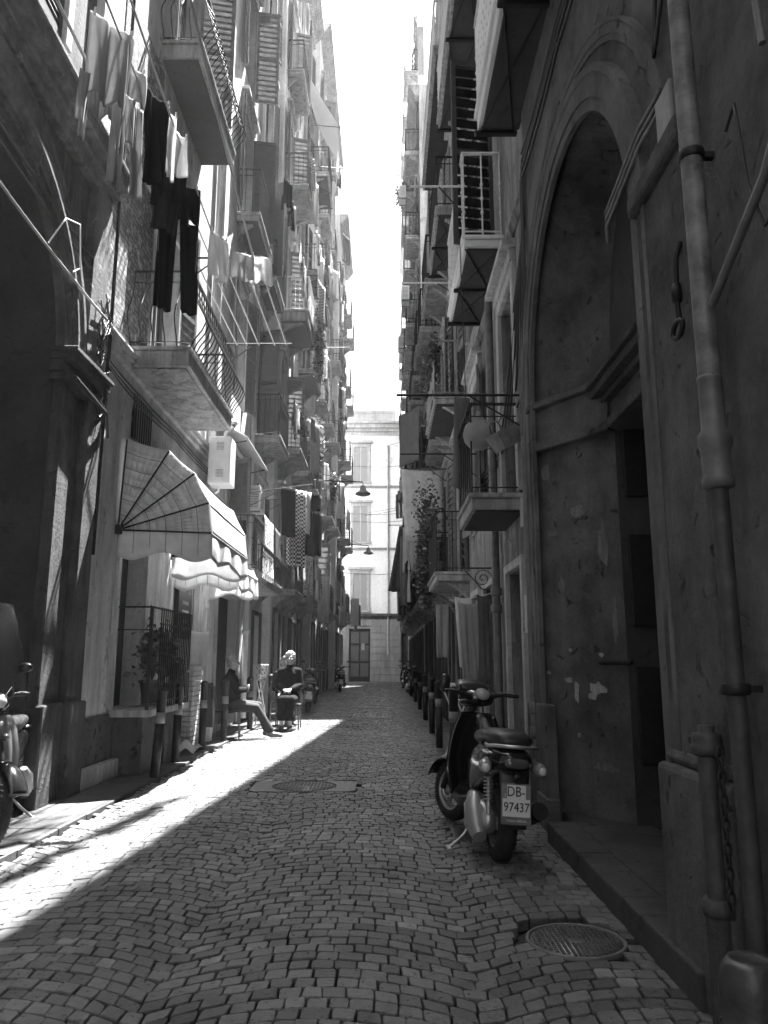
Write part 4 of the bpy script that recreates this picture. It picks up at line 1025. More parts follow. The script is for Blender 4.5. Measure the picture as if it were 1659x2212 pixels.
near = [('sweater', 'pale', .36, .95, (-2.06, 5.05), 'pale long sweater hanging nearest the camera on the left lines', R(48)),
        ('shirt', 'grey', .26, .85, (-2.2, 5.3), 'grey shirt beside the long pale sweater', R(40)),
        ('trousers', 'pale', .30, 1.15, (-2.05, 5.45), 'pale twisted trousers behind the long sweater', R(60)),
        ('towel', 'black', .30, .85, (-1.94, 5.8), 'black cloth behind the pale trousers', R(60)),
        ('towel', 'white', .16, .62, (-1.90, 6.0), 'narrow white towel between the black clothes', R(40)),
        ('cloth', 'white', .22, .42, (-1.88, 6.25), 'small bright white cloth sunlit on the line', R(55)),
        ('shirt', 'black', .36, .7, (-1.99, 6.45), 'black bunched shirt halfway along the line', R(60)),
        ('cloth', 'dark', .26, .75, (-2.05, 6.68), 'dark crumpled garment hanging beside the black shirt', R(45)),
        ('trousers', 'black', .42, 1.40, (-2.05, 7.0), 'long black trousers, sunlit rim painted as pale seams, largest on the line', R(38)),
        ('towel', 'white', .34, .55, (-1.86, 7.95), 'white towel just behind the long black trousers', R(70)),
        ('towel', 'cream', .30, .35, (-1.66, 8.3), 'white cloth at the outer end of the near rod', R(30)),
        ('cloth', 'white', .34, .34, (-1.50, 8.38), 'bright white cloth hooked on the tip of the near rod', R(15))]
for i, (k, tn, w, h, (x_, y_), lb, rz) in enumerate(near):
    laundry(k, tn, w, h, (x_, y_, 6.02 + .1 * (8.45 - y_) / 5.8 - .015), rz, lb, 'laundry on the near left lines', seed=i * 3 + 1, fine=True)

# ================================================================== awnings
def awning(name, label, x, y0, y1, zh, top, proj, val, mat, frame=True, ribs=(0, 26, 48, 70, 92), tilt=0, scal=1.6):
    """quarter-round canopy: hub at the wall (height zh), ribs fan from the wall to the front bar"""
    t = thing_w(name, label, 'awning', (x, (y0 + y1) / 2, zh), 'scalloped awnings')
    tip = lambda a: V((sin(R(a)) * proj, 0, cos(R(a)) * top))
    prof = [tip(a) for a in ribs]
    c = MB(); n = 6; P = []
    for i in range(len(prof) - 1):
        for k in range(n):
            q = prof[i].lerp(prof[i + 1], k / n); P.append((q.x, q.z - .02 * sin(PI * k / n)))
    P.append((prof[-1].x, prof[-1].z))
    nn = len(P) - 1
    def fn(u, v):
        k = u * nn; i = min(int(k), nn - 1); f = k - i
        px = P[i][0] * (1 - f) + P[i + 1][0] * f; pz = P[i][1] * (1 - f) + P[i + 1][1] * f
        return V((x + px, y0 + .012 + (y1 - y0 - .024) * v, zh + pz - .03 * sin(PI * v) * sin(PI * u)))
    c.grid(fn, nn, 14); cv = c.build('canopy', mat, t, solid=.004)
    for yy in (y0 + .004, y1 - .004):
        e = MB(); e.tube([(x + a, yy, zh + b) for a, b in P], .013, 6); e.build('piping', mat, t)
    for yy, s_ in ((y0, 1), (y1, -1)):
        e = MB(); rr = 10
        for j in range(rr):
            def pt(k, q): return V((x + P[k][0] * q, yy + s_ * .035 * sin(PI * q) * (1 if k % n else 0), zh + P[k][1] * q))
            q0, q1 = j / rr, (j + 1) / rr; e.smooth = True
            for k in range(nn): e.quad(pt(k, q0), pt(k + 1, q0), pt(k + 1, q1), pt(k, q1)) if j else e.quad(pt(k, q1), V((x, yy, zh)), pt(k + 1, q1))
        e.build('side_panel', mat, t, solid=.004)
        def vf(u, v): return V((x + u * P[-1][0] - .01 * sin(9 * u) * v, yy + .012 * sin(14 * u) * v, zh + P[-1][1] * u + 0 - v * (val + .05 * sin(u * 2 * PI * 1.5))))
        e = MB(); e.grid(lambda u, v: vf(u, v), 24, 5); e.build('valance', mat, t, solid=.004)
        if s_ == 1:
            for d_ in (1,):
                e = MB()
                for j in range(1, 6):
                    q = j / 5.8
                    e.tube([V((x + P[k][0] * q, yy - .008, zh + P[k][1] * q)) for k in range(0, nn + 1, 2)] + [V((x + P[-1][0] * q, yy - .008, zh + P[-1][1] * q)), V((x + P[-1][0] * q, yy - .008, zh + P[-1][1] * q - val * .9))], .0035, 4)
                e.build('seam', M['iron_grey'], t)
    e = MB(); xe = x + P[-1][0]; ze = zh + P[-1][1]
    e.grid(lambda u, v: V((xe + .02 * sin(u * 20) * v, y0 + (y1 - y0) * u, ze - v * (val + .05 * sin(u * 2 * PI * scal)))), 50, 5); e.build('valance', mat, t, solid=.004)
    f = MB()
    for a in ribs:
        q = tip(a)
        for yy in (y0 - .006, y1): f.tube([(x, yy, zh), (x + q.x, yy, zh + q.z)], .011, 5)
        f.tube([(x + q.x, y0, zh + q.z - .012), (x + q.x, y1, zh + q.z - .012)], .01, 5)
    for yy in (y0 - .03, y1): f.box((x - .02, yy, zh - .05), (x + .05, yy + .05, zh + .06))
    f.build('frame', M['iron'], t); return t
AWM = cloth('awning_canvas', .78, .42)
awning('scalloped_awning', 'large scalloped fan awning with dark ribs over the railed door on the left', -3.12, 8.9, 11.25, 2.80, 1.10, 1.10, .30, AWM, ribs=(2, 30, 52, 73, 92))
awning('scalloped_awning', 'smaller bright scalloped awning just behind the large one', -3.12, 11.45, 13.2, 2.66, .35, .95, .30, cloth('awning_white', .85, .5), ribs=(2, 40, 66, 92), scal=1.4)
# far striped canopy on an upper balcony
t = thing_w('striped_canopy', 'striped sloping canopy over a high balcony on the left, against the sky', 'awning', (-2.4, 26, 20.2))
m = MB(); m.grid(lambda u, v: V((-2.85 + 1.25 * u, 24.7 + 2.5 * v, 22.6 - 2.3 * u - .1 * sin(PI * u))), 8, 30); m.build('canopy', CL['striped'], t, solid=.01)
m = MB(); m.grid(lambda u, v: V((-1.6, 24.7 + 2.5 * u, 20.3 - v * (.3 + .06 * sin(u * 30)))), 40, 3); m.build('valance', CL['striped'], t, solid=.006)
m = MB()
for yy in (24.75, 27.15): m.tube([(-2.85, yy, 20.4), (-1.6, yy, 20.28)], .02, 5)
m.tube([(-1.6, 24.7, 20.28), (-1.6, 27.2, 20.28)], .02, 5); m.build('frame', M['iron_grey'], t)

# ================================================================== machines on the walls
def louvred_box(name, label, cat, a, b, group=None, face='y', duct=None):
    (x0, y0, z0), (x1, y1, z1) = a, b
    t = thing_w(name, label, cat, ((x0 + x1) / 2, (y0 + y1) / 2, z0), group)
    m = MB(); m.box(a, b); m.build('casing', M['plastic_pale'], t, bevel=.012)
    m = MB(); e = .03
    m.box((x0 + e, y0 - .006, z0 + e), (x1 - e, y0, z1 - e)); pn = m.build('door', M['plastic_pale'], t, bevel=.004, seg=1)
    m = MB(); w = x1 - x0
    for zc in (z0 + (z1 - z0) * .22, z0 + (z1 - z0) * .8):
        for k in range(6): m.box((x0 + w * .36, y0 - .012, zc + (k - 3) * .024), (x0 + w * .70, y0 - .007, zc + (k - 3) * .024 + .010))
    m.build('vent_slot', M['grey_paint'], pn)
    if duct:
        m = MB(); m.tube(duct, .055, 12); m.lathe([(.055, 0), (.075, .01), (.075, .05), (.06, .06)], c=duct[-1], n=14); m.build('flue', M['alu'], t)
    m = MB(); m.tube([(x0 + w * .4, y0 + .2, z0), (x0 + w * .4, y0 + .2, z0 - .1), (x0 - .1, y0 + .3, z0 - .2), (x0 - .12, y0 + .3, z0 - .9)], .02, 6); m.build('pipes', M['white_paint'], t)
    return t
louvred_box('boiler_cabinet', 'white louvred boiler cabinet on the left wall beyond the belly-railed balcony', 'boiler', (-2.97, 12.6, 4.22), (-2.60, 13.05, 5.04), duct=[(-2.72, 12.8, 5.03), (-2.72, 12.8, 5.14), (-2.66, 12.78, 5.22), (-2.6, 12.74, 5.28)])
def ac_unit(label, x, y, z, side, w=.75, facing='street'):
    t = thing_w('air_conditioner', label, 'air conditioner', (x, y, z), 'air conditioning units')
    xo = x + side * .34
    m = MB(); m.box((x + side * .05, y, z), (xo, y + w, z + .55)); m.build('casing', M['plastic_pale'], t, bevel=.012)
    m = MB(); m.lathe([(.0, 0), (.21, 0), (.22, .012), (.0, .012)][1:3], c=(xo, y + w * .42, z + .28), axis='x', n=20)
    for k in range(9): m.box((xo - .002, y + .07, z + .07 + k * .05), (xo + side * .01, y + w * .75, z + .085 + k * .05))
    for k in range(8): m.box((min(x + side * .1, xo - side * .04), y - .008, z + .06 + k * .055), (max(x + side * .1, xo - side * .04), y, z + .085 + k * .055))
    m.build('grille', M['grey_paint'], t)
    m = MB()
    for yy in (y + .1, y + w - .14): m.box((x, yy, z - .04), (xo, yy + .03, z - .003)); m.box((x, yy, z - .25), (x + side * .03, yy + .03, z - .04))
    m.build('bracket', M['iron_grey'], t)
for a in (('grilled air conditioner below the ribbed canopy on the left', -3.08, 16.6, 4.55, 1), ('air conditioner high on the left beside dark shutters', -3.08, 16.75, 12.2, 1), ('air conditioner directly under another on the grey left house', -3.08, 16.75, 10.9, 1),
          ('air conditioner jutting against the sky, highest on the right', 1.0, 30.1, 21.0, -1), ('air conditioner jutting against the sky, below the highest on the right', 1.0, 26.8, 14.6, -1), ('air conditioner lowest in the skyline of the right row', 1.0, 33.2, 15.4, -1)):
    ac_unit(*a)
t = thing_w('ribbed_canopy', 'small ribbed sheet canopy over a window beside the boiler cabinet', 'canopy', (-2.8, 14.6, 5.3))
m = MB(); m.grid(lambda u, v: V((-3.08 + .62 * u, 13.4 + 2.4 * v, 5.62 - .38 * u + .022 * sin(v * 2 * PI * 24))), 2, 192); m.build('sheet', M['grey_paint'], t, solid=.005)
m = MB()
for yy in (13.5, 15.7): m.tube([(-3.08, yy, 5.1), (-2.5, yy, 5.22)], .012, 5)
m.build('bracket', M['iron'], t)

# street lamps hung over the alley
def street_lamp(label, x, y, z, side_x):
    t = thing_w('street_lamp', label, 'street lamp', (x, y, z), 'lamps hanging over the alley')
    m = MB(); m.lathe([(.0, .30), (.06, .30), (.09, .26), (.10, .16), (.13, .12), (.24, .05), (.245, .02), (.24, .0), (.22, .0), (.2, .04), (.0, .08)], c=(x, y, z), n=20); m.build('shade', M['grey_paint'], t)
    m = MB(); m.lathe([(.0, -.05), (.12, -.04), (.19, -.01), (.2, .03), (0, .035)], c=(x, y, z), n=16)
    mm = NT('lamp_glass') if 'lamp_glass' not in MATS else None
    if mm: mm.base(.8); mm.bsdf.inputs['Transmission Weight'].default_value = .5; mm.bsdf.inputs['Roughness'].default_value = .4; MATS['lamp_glass'] = mm.mat
    m.build('globe', MATS['lamp_glass'], t)
    m = MB(); m.tube([(x, y, z + .28), (x, y, z + .42), (side_x, y, z + .50)], .022, 6); m.tube([(x - .3, y, z + .44), (side_x, y, z + .9)], .01, 5); m.build('arm', M['iron'], t)
street_lamp('nearer bell-shaped street lamp hanging over the alley from the left row', -.68, 24.3, 6.55, -2.88)
street_lamp('farther bell-shaped street lamp, in front of the bright end house', -.78, 38.0, 6.5, -2.28)
for i, (a, b, s_) in enumerate((((-2.3, 42, 9.2), (1.45, 41, 9.6), .02), ((-2.3, 41, 8.9), (1.45, 40, 9.3), .03), ((-2.3, 43.5, 13.0), (1.45, 42, 13.6), .015))):
    line(a, b, ['middle', 'lowest', 'highest'][i] + ' thin cable spanning the alley before the end house', .012, M['iron_grey'], s_, 'cable', 'cables across the alley')
line((-2.88, 25.5, 12.1), (-1.2, 25.6, 12.15), 'dark rod of the high planted balcony on the left', .02, M['iron'], 0, 'clothes rod', 'rods for the washing lines')

# ================================================================== plants
def leaves(m, pts, n, spread, size, q, droop=0, tint=(0, 1)):
    for i in range(n):
        c = V(q.choice(pts)) + V((q.gauss(0, spread[0] * .85), q.gauss(0, spread[1] * .85), q.gauss(0, spread[2] * .85) - droop * q.random()))
        a = Euler((q.uniform(-1.2, 1.2), q.uniform(-1.2, 1.2), q.uniform(0, 6.3))).to_matrix(); s_ = size * q.uniform(.8, 1.8)
        m.col = q.uniform(*tint)
        m.add([c + a @ V(p) * s_ for p in ((0, -.5, 0), (.32, 0, .08), (0, .55, 0), (-.32, 0, .08))], [(0, 1, 2), (0, 2, 3)])
def plant(name, label, base, pts, n, spread, size=.07, droop=0, pot=(.14, .2), group=None, seed=1, trough=None):
    q = random.Random(seed); t = thing_w(name, label, 'plant', base, group)
    m = MB(); leaves(m, pts, n, spread, size, q, droop); m.build('foliage', M['leaf'], t)
    m = MB(); b = V(base)
    for i in range(6):
        e = V(q.choice(pts)); m.tube([b, b.lerp(e, .5) + V((q.uniform(-.05, .05), q.uniform(-.05, .05), .05)), e], [.008, .006, .003], 4)
    m.build('stem', M['wood_mid'], t)
    m = MB()
    if trough: m.box((b.x - .1, b.y - trough / 2, b.z - .2), (b.x + .1, b.y + trough / 2, b.z))
    else: m.lathe([(pot[0] * .7, -pot[1]), (pot[0], -.03), (pot[0] * 1.12, -.03), (pot[0] * 1.12, 0), (pot[0] * .95, 0), (pot[0] * .9, -.03), (0, -.03)], c=b, n=14)
    m.build('pot', M['terracotta'], t); return t
GP = 'balcony plants'
plant('climbing_plant', 'bushy creeper covering the railing of the second planted balcony on the right', (.95, 13.2, 6.0), [(.86, 12.9 + .25 * i, 6.75 - .05 * (i % 3)) for i in range(8)], 1500, (.07, .12, .13), .075, .1, trough=.5, group=GP, seed=2)
plant('trailing_plant', 'dense dark creeper hanging from the low balcony on the right', (.95, 15.8, 3.6), [(.82 + .03 * (i % 3), 15.3 + .2 * (i % 6), 3.95 - .3 * (i // 4)) for i in range(20)], 2600, (.08, .16, .16), .08, .2, trough=.6, group=GP, seed=3)
plant('potted_shrub', 'leggy potted shrub on the right beside the white blanket', (1.0, 14.3, 3.1), [(.85, 14.2 + .1 * i, 3.9 + .1 * i) for i in range(5)], 450, (.15, .2, .25), .06, .0, group=GP, seed=4)
plant('trailing_plant', 'dark bushy creeper on the end of the white railed balcony on the left', (-2.1, 21.9, 11.2), [(-1.95 - .0 * i, 21.9 + .1 * (i % 3), 11.9 - .25 * i) for i in range(9)], 1500, (.09, .14, .14), .09, .2, trough=.5, group=GP, seed=5)
plant('trailing_plant', 'sunlit leafy creeper in the middle of the left row, over the shop doors', (-2.3, 23.5, 7.2), [(-2.15, 22.7 + .25 * i, 7.9 + .2 * (i % 4)) for i in range(7)], 1700, (.12, .2, .3), .09, .3, trough=1.2, group=GP, seed=6)
plant('potted_shrub', 'small shrub on the far left balcony near the first street lamp', (-2.0, 28.4, 7.2), [(-1.95, 28.2 + .2 * i, 7.8) for i in range(4)], 600, (.12, .2, .3), .1, .2, group=GP, seed=7)
plant('potted_shrub', 'shrub in the railed landing behind the black bars', (-2.95, 10.0, 1.05), [(-2.9, 9.75 + .13 * i, 1.35 + .07 * (i % 3)) for i in range(5)], 700, (.11, .13, .14), .07, .0, pot=(.15, .28), group='plants on the landing', seed=8)
plant('potted_shrub', 'low shrub at the far end of the railed landing', (-2.9, 10.6, 1.0), [(-2.88, 10.5 + .08 * i, 1.2) for i in range(4)], 350, (.1, .1, .1), .06, .0, pot=(.12, .22), group='plants on the landing', seed=9)
plant('roof_plant', 'wispy plant sticking out of the right roofline against the sky', (1.1, 33.4, 22.6), [(.95, 33.3 + .1 * i, 23.2) for i in range(4)], 500, (.2, .3, .35), .12, .0, group=GP, seed=10)

# ================================================================== laundry along the rows
def hang_row(side, xout, y0, y1, z, phrase, seed, n=4, line_=True, tight=0):
    q = random.Random(seed)
    if line_:
        xo = xout + side * .28; zt = z + .95
        line((xo, y0 - .1, zt), (xo, y1 + .1, zt), 'washing line along ' + phrase, .006, None, .01)
    else: xo = xout + side * .035; zt = z + 1.03
    used = set(); yy = y0 + .05
    kinds = ['towel', 'trousers', 'shirt', 'sheet', 'towel', 'cloth']; tones = ['white', 'pale', 'dark', 'grey', 'cream', 'mid', 'white', 'black', 'striped', 'checked', 'flowered']
    if side == 1: tones = tones + ['white', 'white', 'pale', 'cream', 'flowered', 'striped']; kinds = kinds + ['cloth', 'towel']
    TW = dict(pale='light grey', mid='mid grey', cream='cream')
    for i in range(n):
        for _ in range(30):
            k, tn = q.choice(kinds), q.choice(tones)
            if (k, tn) not in used: break
        used.add((k, tn))
        w = (dict(towel=.24, trousers=.3, shirt=.38, sheet=.6, cloth=.18) if side == 1 else dict(towel=.4, trousers=.4, shirt=.5, sheet=.95, cloth=.3))[k]; h = dict(towel=.8, trousers=1.0, shirt=.75, sheet=1.35, cloth=.45)[k] * q.uniform(.85, 1.15)
        if yy + w * .8 > y1 + .1: break
        laundry(k, tn, w, h, (xo, yy + w / 2, zt), A90 * 1.0 + q.uniform(-.7, .35) * side, '%s %s hanging on %s' % (TW.get(tn, tn), 'bed sheet' if k == 'sheet' else k, phrase), seed=seed * 10 + i)
        yy += w * .8 + q.uniform(.0, .08)
hang = [(1, -2.28, 17.5, 18.95, 3.05, 'the small low balcony of the grey left house', 1), (1, -2.43, 17.4, 19.1, 6.5, 'the third-storey balcony of the grey left house', 2),
        (1, -2.28, 24.4, 26.8, 10.9, 'the long balcony of the light left house', 3), (1, -2.05, 20.0, 22.2, 10.9, 'the white railed balcony of the left row', 4),
        (1, -1.98, 25.0, 27.0, 18.6, 'the crossed-brace balcony under the striped canopy', 5), (1, -2.28, 20.0, 21.9, 3.1, 'the nearest low balcony of the light left house', 6),
        (1, -2.28, 22.6, 24.3, 3.1, 'the middle low balcony of the light left house', 7), (1, -2.28, 25.1, 26.8, 3.1, 'the farthest low balcony of the light left house', 8),
        (1, -2.23, 25.1, 26.8, 6.9, 'the far middle balcony of the light left house', 9), (1, -1.98, 27.8, 29.4, 3.2, 'the nearest low balcony of the mid grey house', 10),
        (1, -1.98, 30.6, 32.2, 3.2, 'the middle low balcony of the mid grey house', 11), (1, -1.95, 27.8, 29.4, 7.0, 'the nearest middle balcony of the mid grey house', 12),
        (1, -1.95, 30.6, 32.2, 7.0, 'the central balcony of the mid grey house', 13), (1, -1.95, 27.8, 29.4, 10.9, 'the nearest upper balcony of the mid grey house', 14), (1, -1.68, 37.0, 38.6, 3.3, 'the nearest low balcony of the far pale house', 15),
        (1, -1.68, 40, 41.4, 3.3, 'the middle low balcony of the far pale house', 16), (1, -2.38, 20.0, 21.9, 14.8, 'a high balcony of the light left house', 17),
        (-1, .87, 18.0, 19.6, 2.75, 'the farthest low balcony of the pale right house', 21), (-1, .89, 20.35, 22.05, 2.87, 'the nearest low balcony of the low grey house', 22),
        (-1, .89, 22.75, 24.45, 2.87, 'the middle low balcony of the low grey house', 23), (-1, .89, 25.05, 26.7, 2.87, 'the farthest low balcony of the low grey house', 24),
        (-1, .86, 28.4, 30.0, 3.0, 'the nearest low balcony of the light right house', 25), (-1, .89, 20.35, 22.05, 6.4, 'the nearest middle balcony of the low grey house', 26)]
hang += [(1, -2.18, 20.0, 22.2, 12.4, 'the upper line over the white railed balcony', 31), (1, -2.18, 25.1, 26.8, 14.7, 'the line under the crossed-brace balcony', 32), (1, -2.35, 14.7, 16.2, 10.5, 'the high balcony of the grey left house, nearest the camera', 33),
         (1, -2.35, 17.4, 19.1, 10.5, 'the high balcony of the grey left house, farther one', 34), (1, -1.9, 33.4, 35.0, 7.0, 'the farthest middle balcony of the mid grey house', 35), (1, -1.9, 30.6, 32.2, 10.9, 'the central upper balcony of the mid grey house', 36),
         (1, -1.9, 33.4, 35.0, 3.2, 'the farthest low balcony of the mid grey house', 37), (1, -1.95, 27.8, 29.4, 14.8, 'the high nearest balcony of the mid grey house', 38), (1, -1.95, 30.6, 32.2, 18.7, 'the top central balcony of the mid grey house', 39),
         (1, -2.23, 20.1, 21.8, 6.9, 'the near middle balcony of the light left house', 40), (-1, .84, 16.0, 17.3, 5.85, 'the middle balcony of the pale right house', 41), (-1, .86, 28.4, 30.0, 6.7, 'the nearest middle balcony of the light right house', 42)]
for i, (sd_, xo, a, b, z_, ph, seed) in enumerate(hang): hang_row(sd_, xo, a, b, z_, ph, seed, n=6 if sd_ == 1 else 3, tight=.0 if sd_ == 1 else .02)
# flowered cloths over the low belly railing
laundry('blanket', 'flowered', 1.1, 1.15, (-2.17, 14.3, 3.9), A90, 'flowered blanket draped over the low belly railing on the left', 'cloths over the low belly railing', 31)
laundry('blanket', 'striped', .8, .8, (-2.17, 15.5, 3.9), A90, 'striped blanket beside the flowered one on the belly railing', 'cloths over the low belly railing', 32)
laundry('cloth', 'black', .5, .45, (-2.7, 13.42, 3.75), R(5), 'black cloth on the near end of the low belly railing', 'cloths over the low belly railing', 33)
# rod with the checked and black clothes
rod(-3.05, -1.55, 16.3, 4.85, 'slanting dark clothes rod holding the checked cloth', z1=5.05)
rod(-3.05, -1.55, 18.7, 5.2, 'farther clothes rod behind the checked cloth', z1=5.3)
line((-1.95, 16.3, 5.0), (-1.95, 18.7, 5.25), 'washing line carrying the checked cloth'); line((-1.65, 16.3, 5.03), (-1.65, 18.7, 5.28), 'washing line carrying the black trousers')
for k, tn, w, h, x_, y_, lb in (('towel', 'black', .45, 1.1, -2.1, 16.5, 'black towel left of the checked cloth'), ('cloth', 'checked', .6, 1.75, -1.95, 16.9, 'long black and white checked cloth'), ('towel', 'white', .35, 1.0, -1.8, 17.3, 'white towel right of the checked cloth'),
                                ('trousers', 'black', .5, 1.5, -1.66, 17.5, 'black trousers right of the checked cloth'), ('trousers', 'dark', .4, 1.5, -1.64, 18.1, 'second dark trousers behind the black trousers'), ('shirt', 'white', .5, .8, -1.95, 18.1, 'white shirt high behind the checked cloth')):
    laundry(k, tn, w, h, (x_, y_, 5.02 + .1 * (y_ - 16.3)), R(50), lb, 'laundry by the checked cloth', seed=int(y_ * 10))
# right side: big dark flag-like cloth, towels, blanket
laundry('flag', 'mid', .28, 2.1, (.62, 24.2, 5.5), R(25), 'big dark sheet hanging like a flag before the end house', 'laundry low on the right', 41)
laundry('towel', 'pale', .3, 2.1, (.62, 23.2, 5.0), R(30), 'long narrow pale towel beside the flag-like dark sheet', 'laundry low on the right', 42)
laundry('cloth', 'white', .45, 1.3, (.75, 21.6, 5.0), R(20), 'white triangular cloth right of the flag-like sheet', 'laundry low on the right', 43)
rod(1.42, .15, 24.3, 5.55, 'clothes rod holding the flag-like dark sheet'); rod(1.42, .5, 21.6, 5.05, 'clothes rod holding the white triangular cloth')
laundry('blanket', 'white', .9, 1.5, (.80, 15.6, 5.2), R(10), 'white blanket hanging under the creeper balcony on the right', 'laundry low on the right', 44)
rod(1.42, .35, 15.6, 5.22, 'clothes rod above the white blanket on the right'); rod(1.38, .12, 7.1, 3.82, 'long dark clothes rod jutting from beside the arched doorway')
rod(1.42, .25, 11.4, 4.4, 'short dark clothes rod past the marble balcony'); rod(1.42, .3, 12.3, 7.7, 'pale rod above the planted balcony on the right', mat=M['iron_white']); rod(.95, .32, 8.5, 7.0, 'pale rod sticking out of the white railed balcony', mat=M['iron_white'])
laundry('towel', 'mid', .2, 1.15, (.95, 8.9, 4.44), R(15), 'long dark narrow cloth hanging over the marble balcony', 'laundry low on the right', 45)
for x_, y_, z_, lb in ((.85, 7.9, 5.9, 'thin cord hanging past the marble balcony'),): line((x_, y_, z_), (x_ + .05, y_, 2.9), lb, .006, M['cable'], 0, 'cord', 'hanging cords')
# ================================================================== small things over the marble balcony
t = thing('hanging_net', 'round translucent net ball hanging over the marble balcony', 'net bag', (.99, 7.75, 3.62)); 
m = MB(); m.lathe([(0, -.17), (.09, -.15), (.15, -.08), (.165, 0), (.14, .09), (.08, .15), (.03, .2), (.02, .25)], n=18); m.build('bag', CL['pale'], t)
m = MB(); m.tube([(0, 0, .24), (.03, 0, .33)], .006, 5); m.build('cord', M['cable'], t)
t = thing('wicker_basket', 'small tilted wicker basket hanging by the wall over the marble balcony', 'basket', (1.22, 7.45, 3.50)); t.rotation_euler = (0, R(-28), R(20))
m = MB(); m.add([(-.12, -.1, -.1), (.12, -.1, -.1), (.12, .1, -.1), (-.12, .1, -.1), (-.14, -.12, .08), (.14, -.12, .08), (.14, .12, .08), (-.14, .12, .08)], [(0, 3, 2, 1), (0, 1, 5, 4), (1, 2, 6, 5), (2, 3, 7, 6), (3, 0, 4, 7)])
m.build('basket_body', simple('wicker', .22, .8, vary=.5, bump=1, bscale=70), t, solid=.012)
m = MB()
for s_ in (-.06, .06): m.tube([(s_, -.12, .08), (s_, -.08, .17), (s_, 0, .2), (s_, .08, .17), (s_, .12, .08)], .007, 5)
m.build('handle', M['wood_mid'], t)
t = thing_w('wall_bracket', 'scrolled wrought iron bracket on the right wall beyond the low marble balcony', 'bracket', (1.4, 9.5, 2.5))
m = MB(); m.tube([(1.4, 9.5, 2.42), (.95, 9.5, 2.42)], .01, 5); m.tube([V((1.22 + .12 * (1 - k / 26) * cos(k * .5), 9.5, 2.29 + .12 * (1 - k / 26) * sin(k * .5))) for k in range(24)], .006, 5); m.tube([(1.4, 9.5, 2.1), (1.2, 9.5, 2.17), (1.0, 9.5, 2.4)], .007, 5)
m.build('scroll', M['iron'], t)

# ================================================================== bollards
def bollard_parts(t, h, lean=0):
    m = MB(); m.lathe([(.052, 0), (.052, h * .6)], n=16); m.lathe([(.052, h * .72), (.052, h - .06), (.058, h - .055), (.058, h - .035), (.05, h - .03), (.04, h - .008), (.0, h)], n=16); m.build('post', M['iron'], t)
    m = MB(); m.lathe([(.0535, h * .6), (.0535, h * .72)], n=16); m.build('band', simple('reflective_band', .2, .5), t)
b0 = thing('bollard', 'nearest iron bollard on the left, leaning slightly', 'bollard', (-2.57, 9.0, 0), 0, 'iron bollards on the left'); bollard_parts(b0, 1.0); b0.rotation_euler = (0, R(3), 0)
for (x_, y_, r_), lb, gp in zip([(-2.70, 10.35, 1), (-2.68, 11.75, 0), (-2.60, 12.9, 1), (-2.57, 15.2, 0), (-2.5, 17.4, 0)],
    ['second iron bollard on the left, close behind the leaning one', 'iron bollard on the left in front of the brick pier', 'iron bollard on the left before the seated person in profile', 'iron bollard between the two seated people on the left', 'iron bollard on the left beyond the seated people'], ['iron bollards on the left'] * 5):
    o = dup(b0, (x_, y_, 0), 0, lb, gp); o.rotation_euler = (0, R(r_), 0)
for i, (x_, y_) in enumerate([(.80, 9.1), (.84, 12.1), (.87, 14.4), (.92, 17.6), (.96, 21.2), (1.0, 25.0), (1.0, 29.0)]):
    o = dup(b0, (x_, y_, 0), 0, ['nearest iron bollard on the right, just behind the parked scooter', 'second iron bollard of the right-hand line', 'third iron bollard of the right-hand line', 'fourth iron bollard of the right-hand line', 'fifth iron bollard of the right-hand line', 'sixth iron bollard of the right-hand line', 'farthest iron bollard of the right-hand line'][i], 'iron bollards on the right'); o.rotation_euler = (0, 0, 0)

# ================================================================== left wall pieces near the people
t = thing_w('brick_pier', 'low pale painted brick pier at the foot of the left wall', 'pier', (-3.0, 12.3, 0))
m = MB(); q = random.Random(3)
for r_ in range(16):
    off = .12 if r_ % 2 else 0
    for k in range(3):
        a = 12.05 + k * .24 - off; a0, a1 = max(a, 12.05), min(a + .23, 12.7)
        if a1 - a0 > .03: m.box((-3.14, a0, .01 + r_ * .075), (-2.93 + q.uniform(-.004, .004), a1, .075 + r_ * .075))
m.build('brick', M['L_brick'] if 'L_brick' in M else W['trim'], t, bevel=.004, seg=1)
t = thing_w('menu_board', 'dark framed board with rows of pale lettering on the left wall', 'sign', (-3.1, 11.9, 1.9))
m = MB(); m.box((-3.13, 11.55, 1.62), (-3.07, 12.35, 2.48)); m.build('board', simple('board_black', .03, .5), t, bevel=.008)
def text_obj(s, size, parent, mat, Mx, name='lettering', extrude=.001, align='CENTER'):
    cu = bpy.data.curves.new('t', 'FONT'); cu.body = s; cu.size = size; cu.extrude = extrude; cu.align_x = align; cu.align_y = 'CENTER'; cu.resolution_u = 3
    o = bpy.data.objects.new('t', cu); COL.objects.link(o)
    me = bpy.data.meshes.new_from_object(o.evaluated_get(bpy.context.evaluated_depsgraph_get())); bpy.data.objects.remove(o)
    me.name = name; me.materials.clear(); me.materials.append(mat); me.transform(Mx)
    o = bpy.data.objects.new(name, me); COL.objects.link(o); set_parent(o, parent); return o
Rz = Matrix.Rotation(R(90), 4, 'Z') @ Matrix.Rotation(R(90), 4, 'X')
chalk = simple('chalk', .42, .8)
for i, (s_, z_, sz, y_) in enumerate((('XX', 2.36, .11, 11.85), ('XX', 2.34, .11, 12.15), ('HHHHH', 2.16, .10, 11.95), ('MMMMM', 2.02, .10, 11.95), ('HHHHH', 1.88, .08, 11.95), ('MMMM', 1.76, .08, 11.95))):
    text_obj(s_, sz, t, chalk, Matrix.Translation((-3.066, y_, z_)) @ Rz)
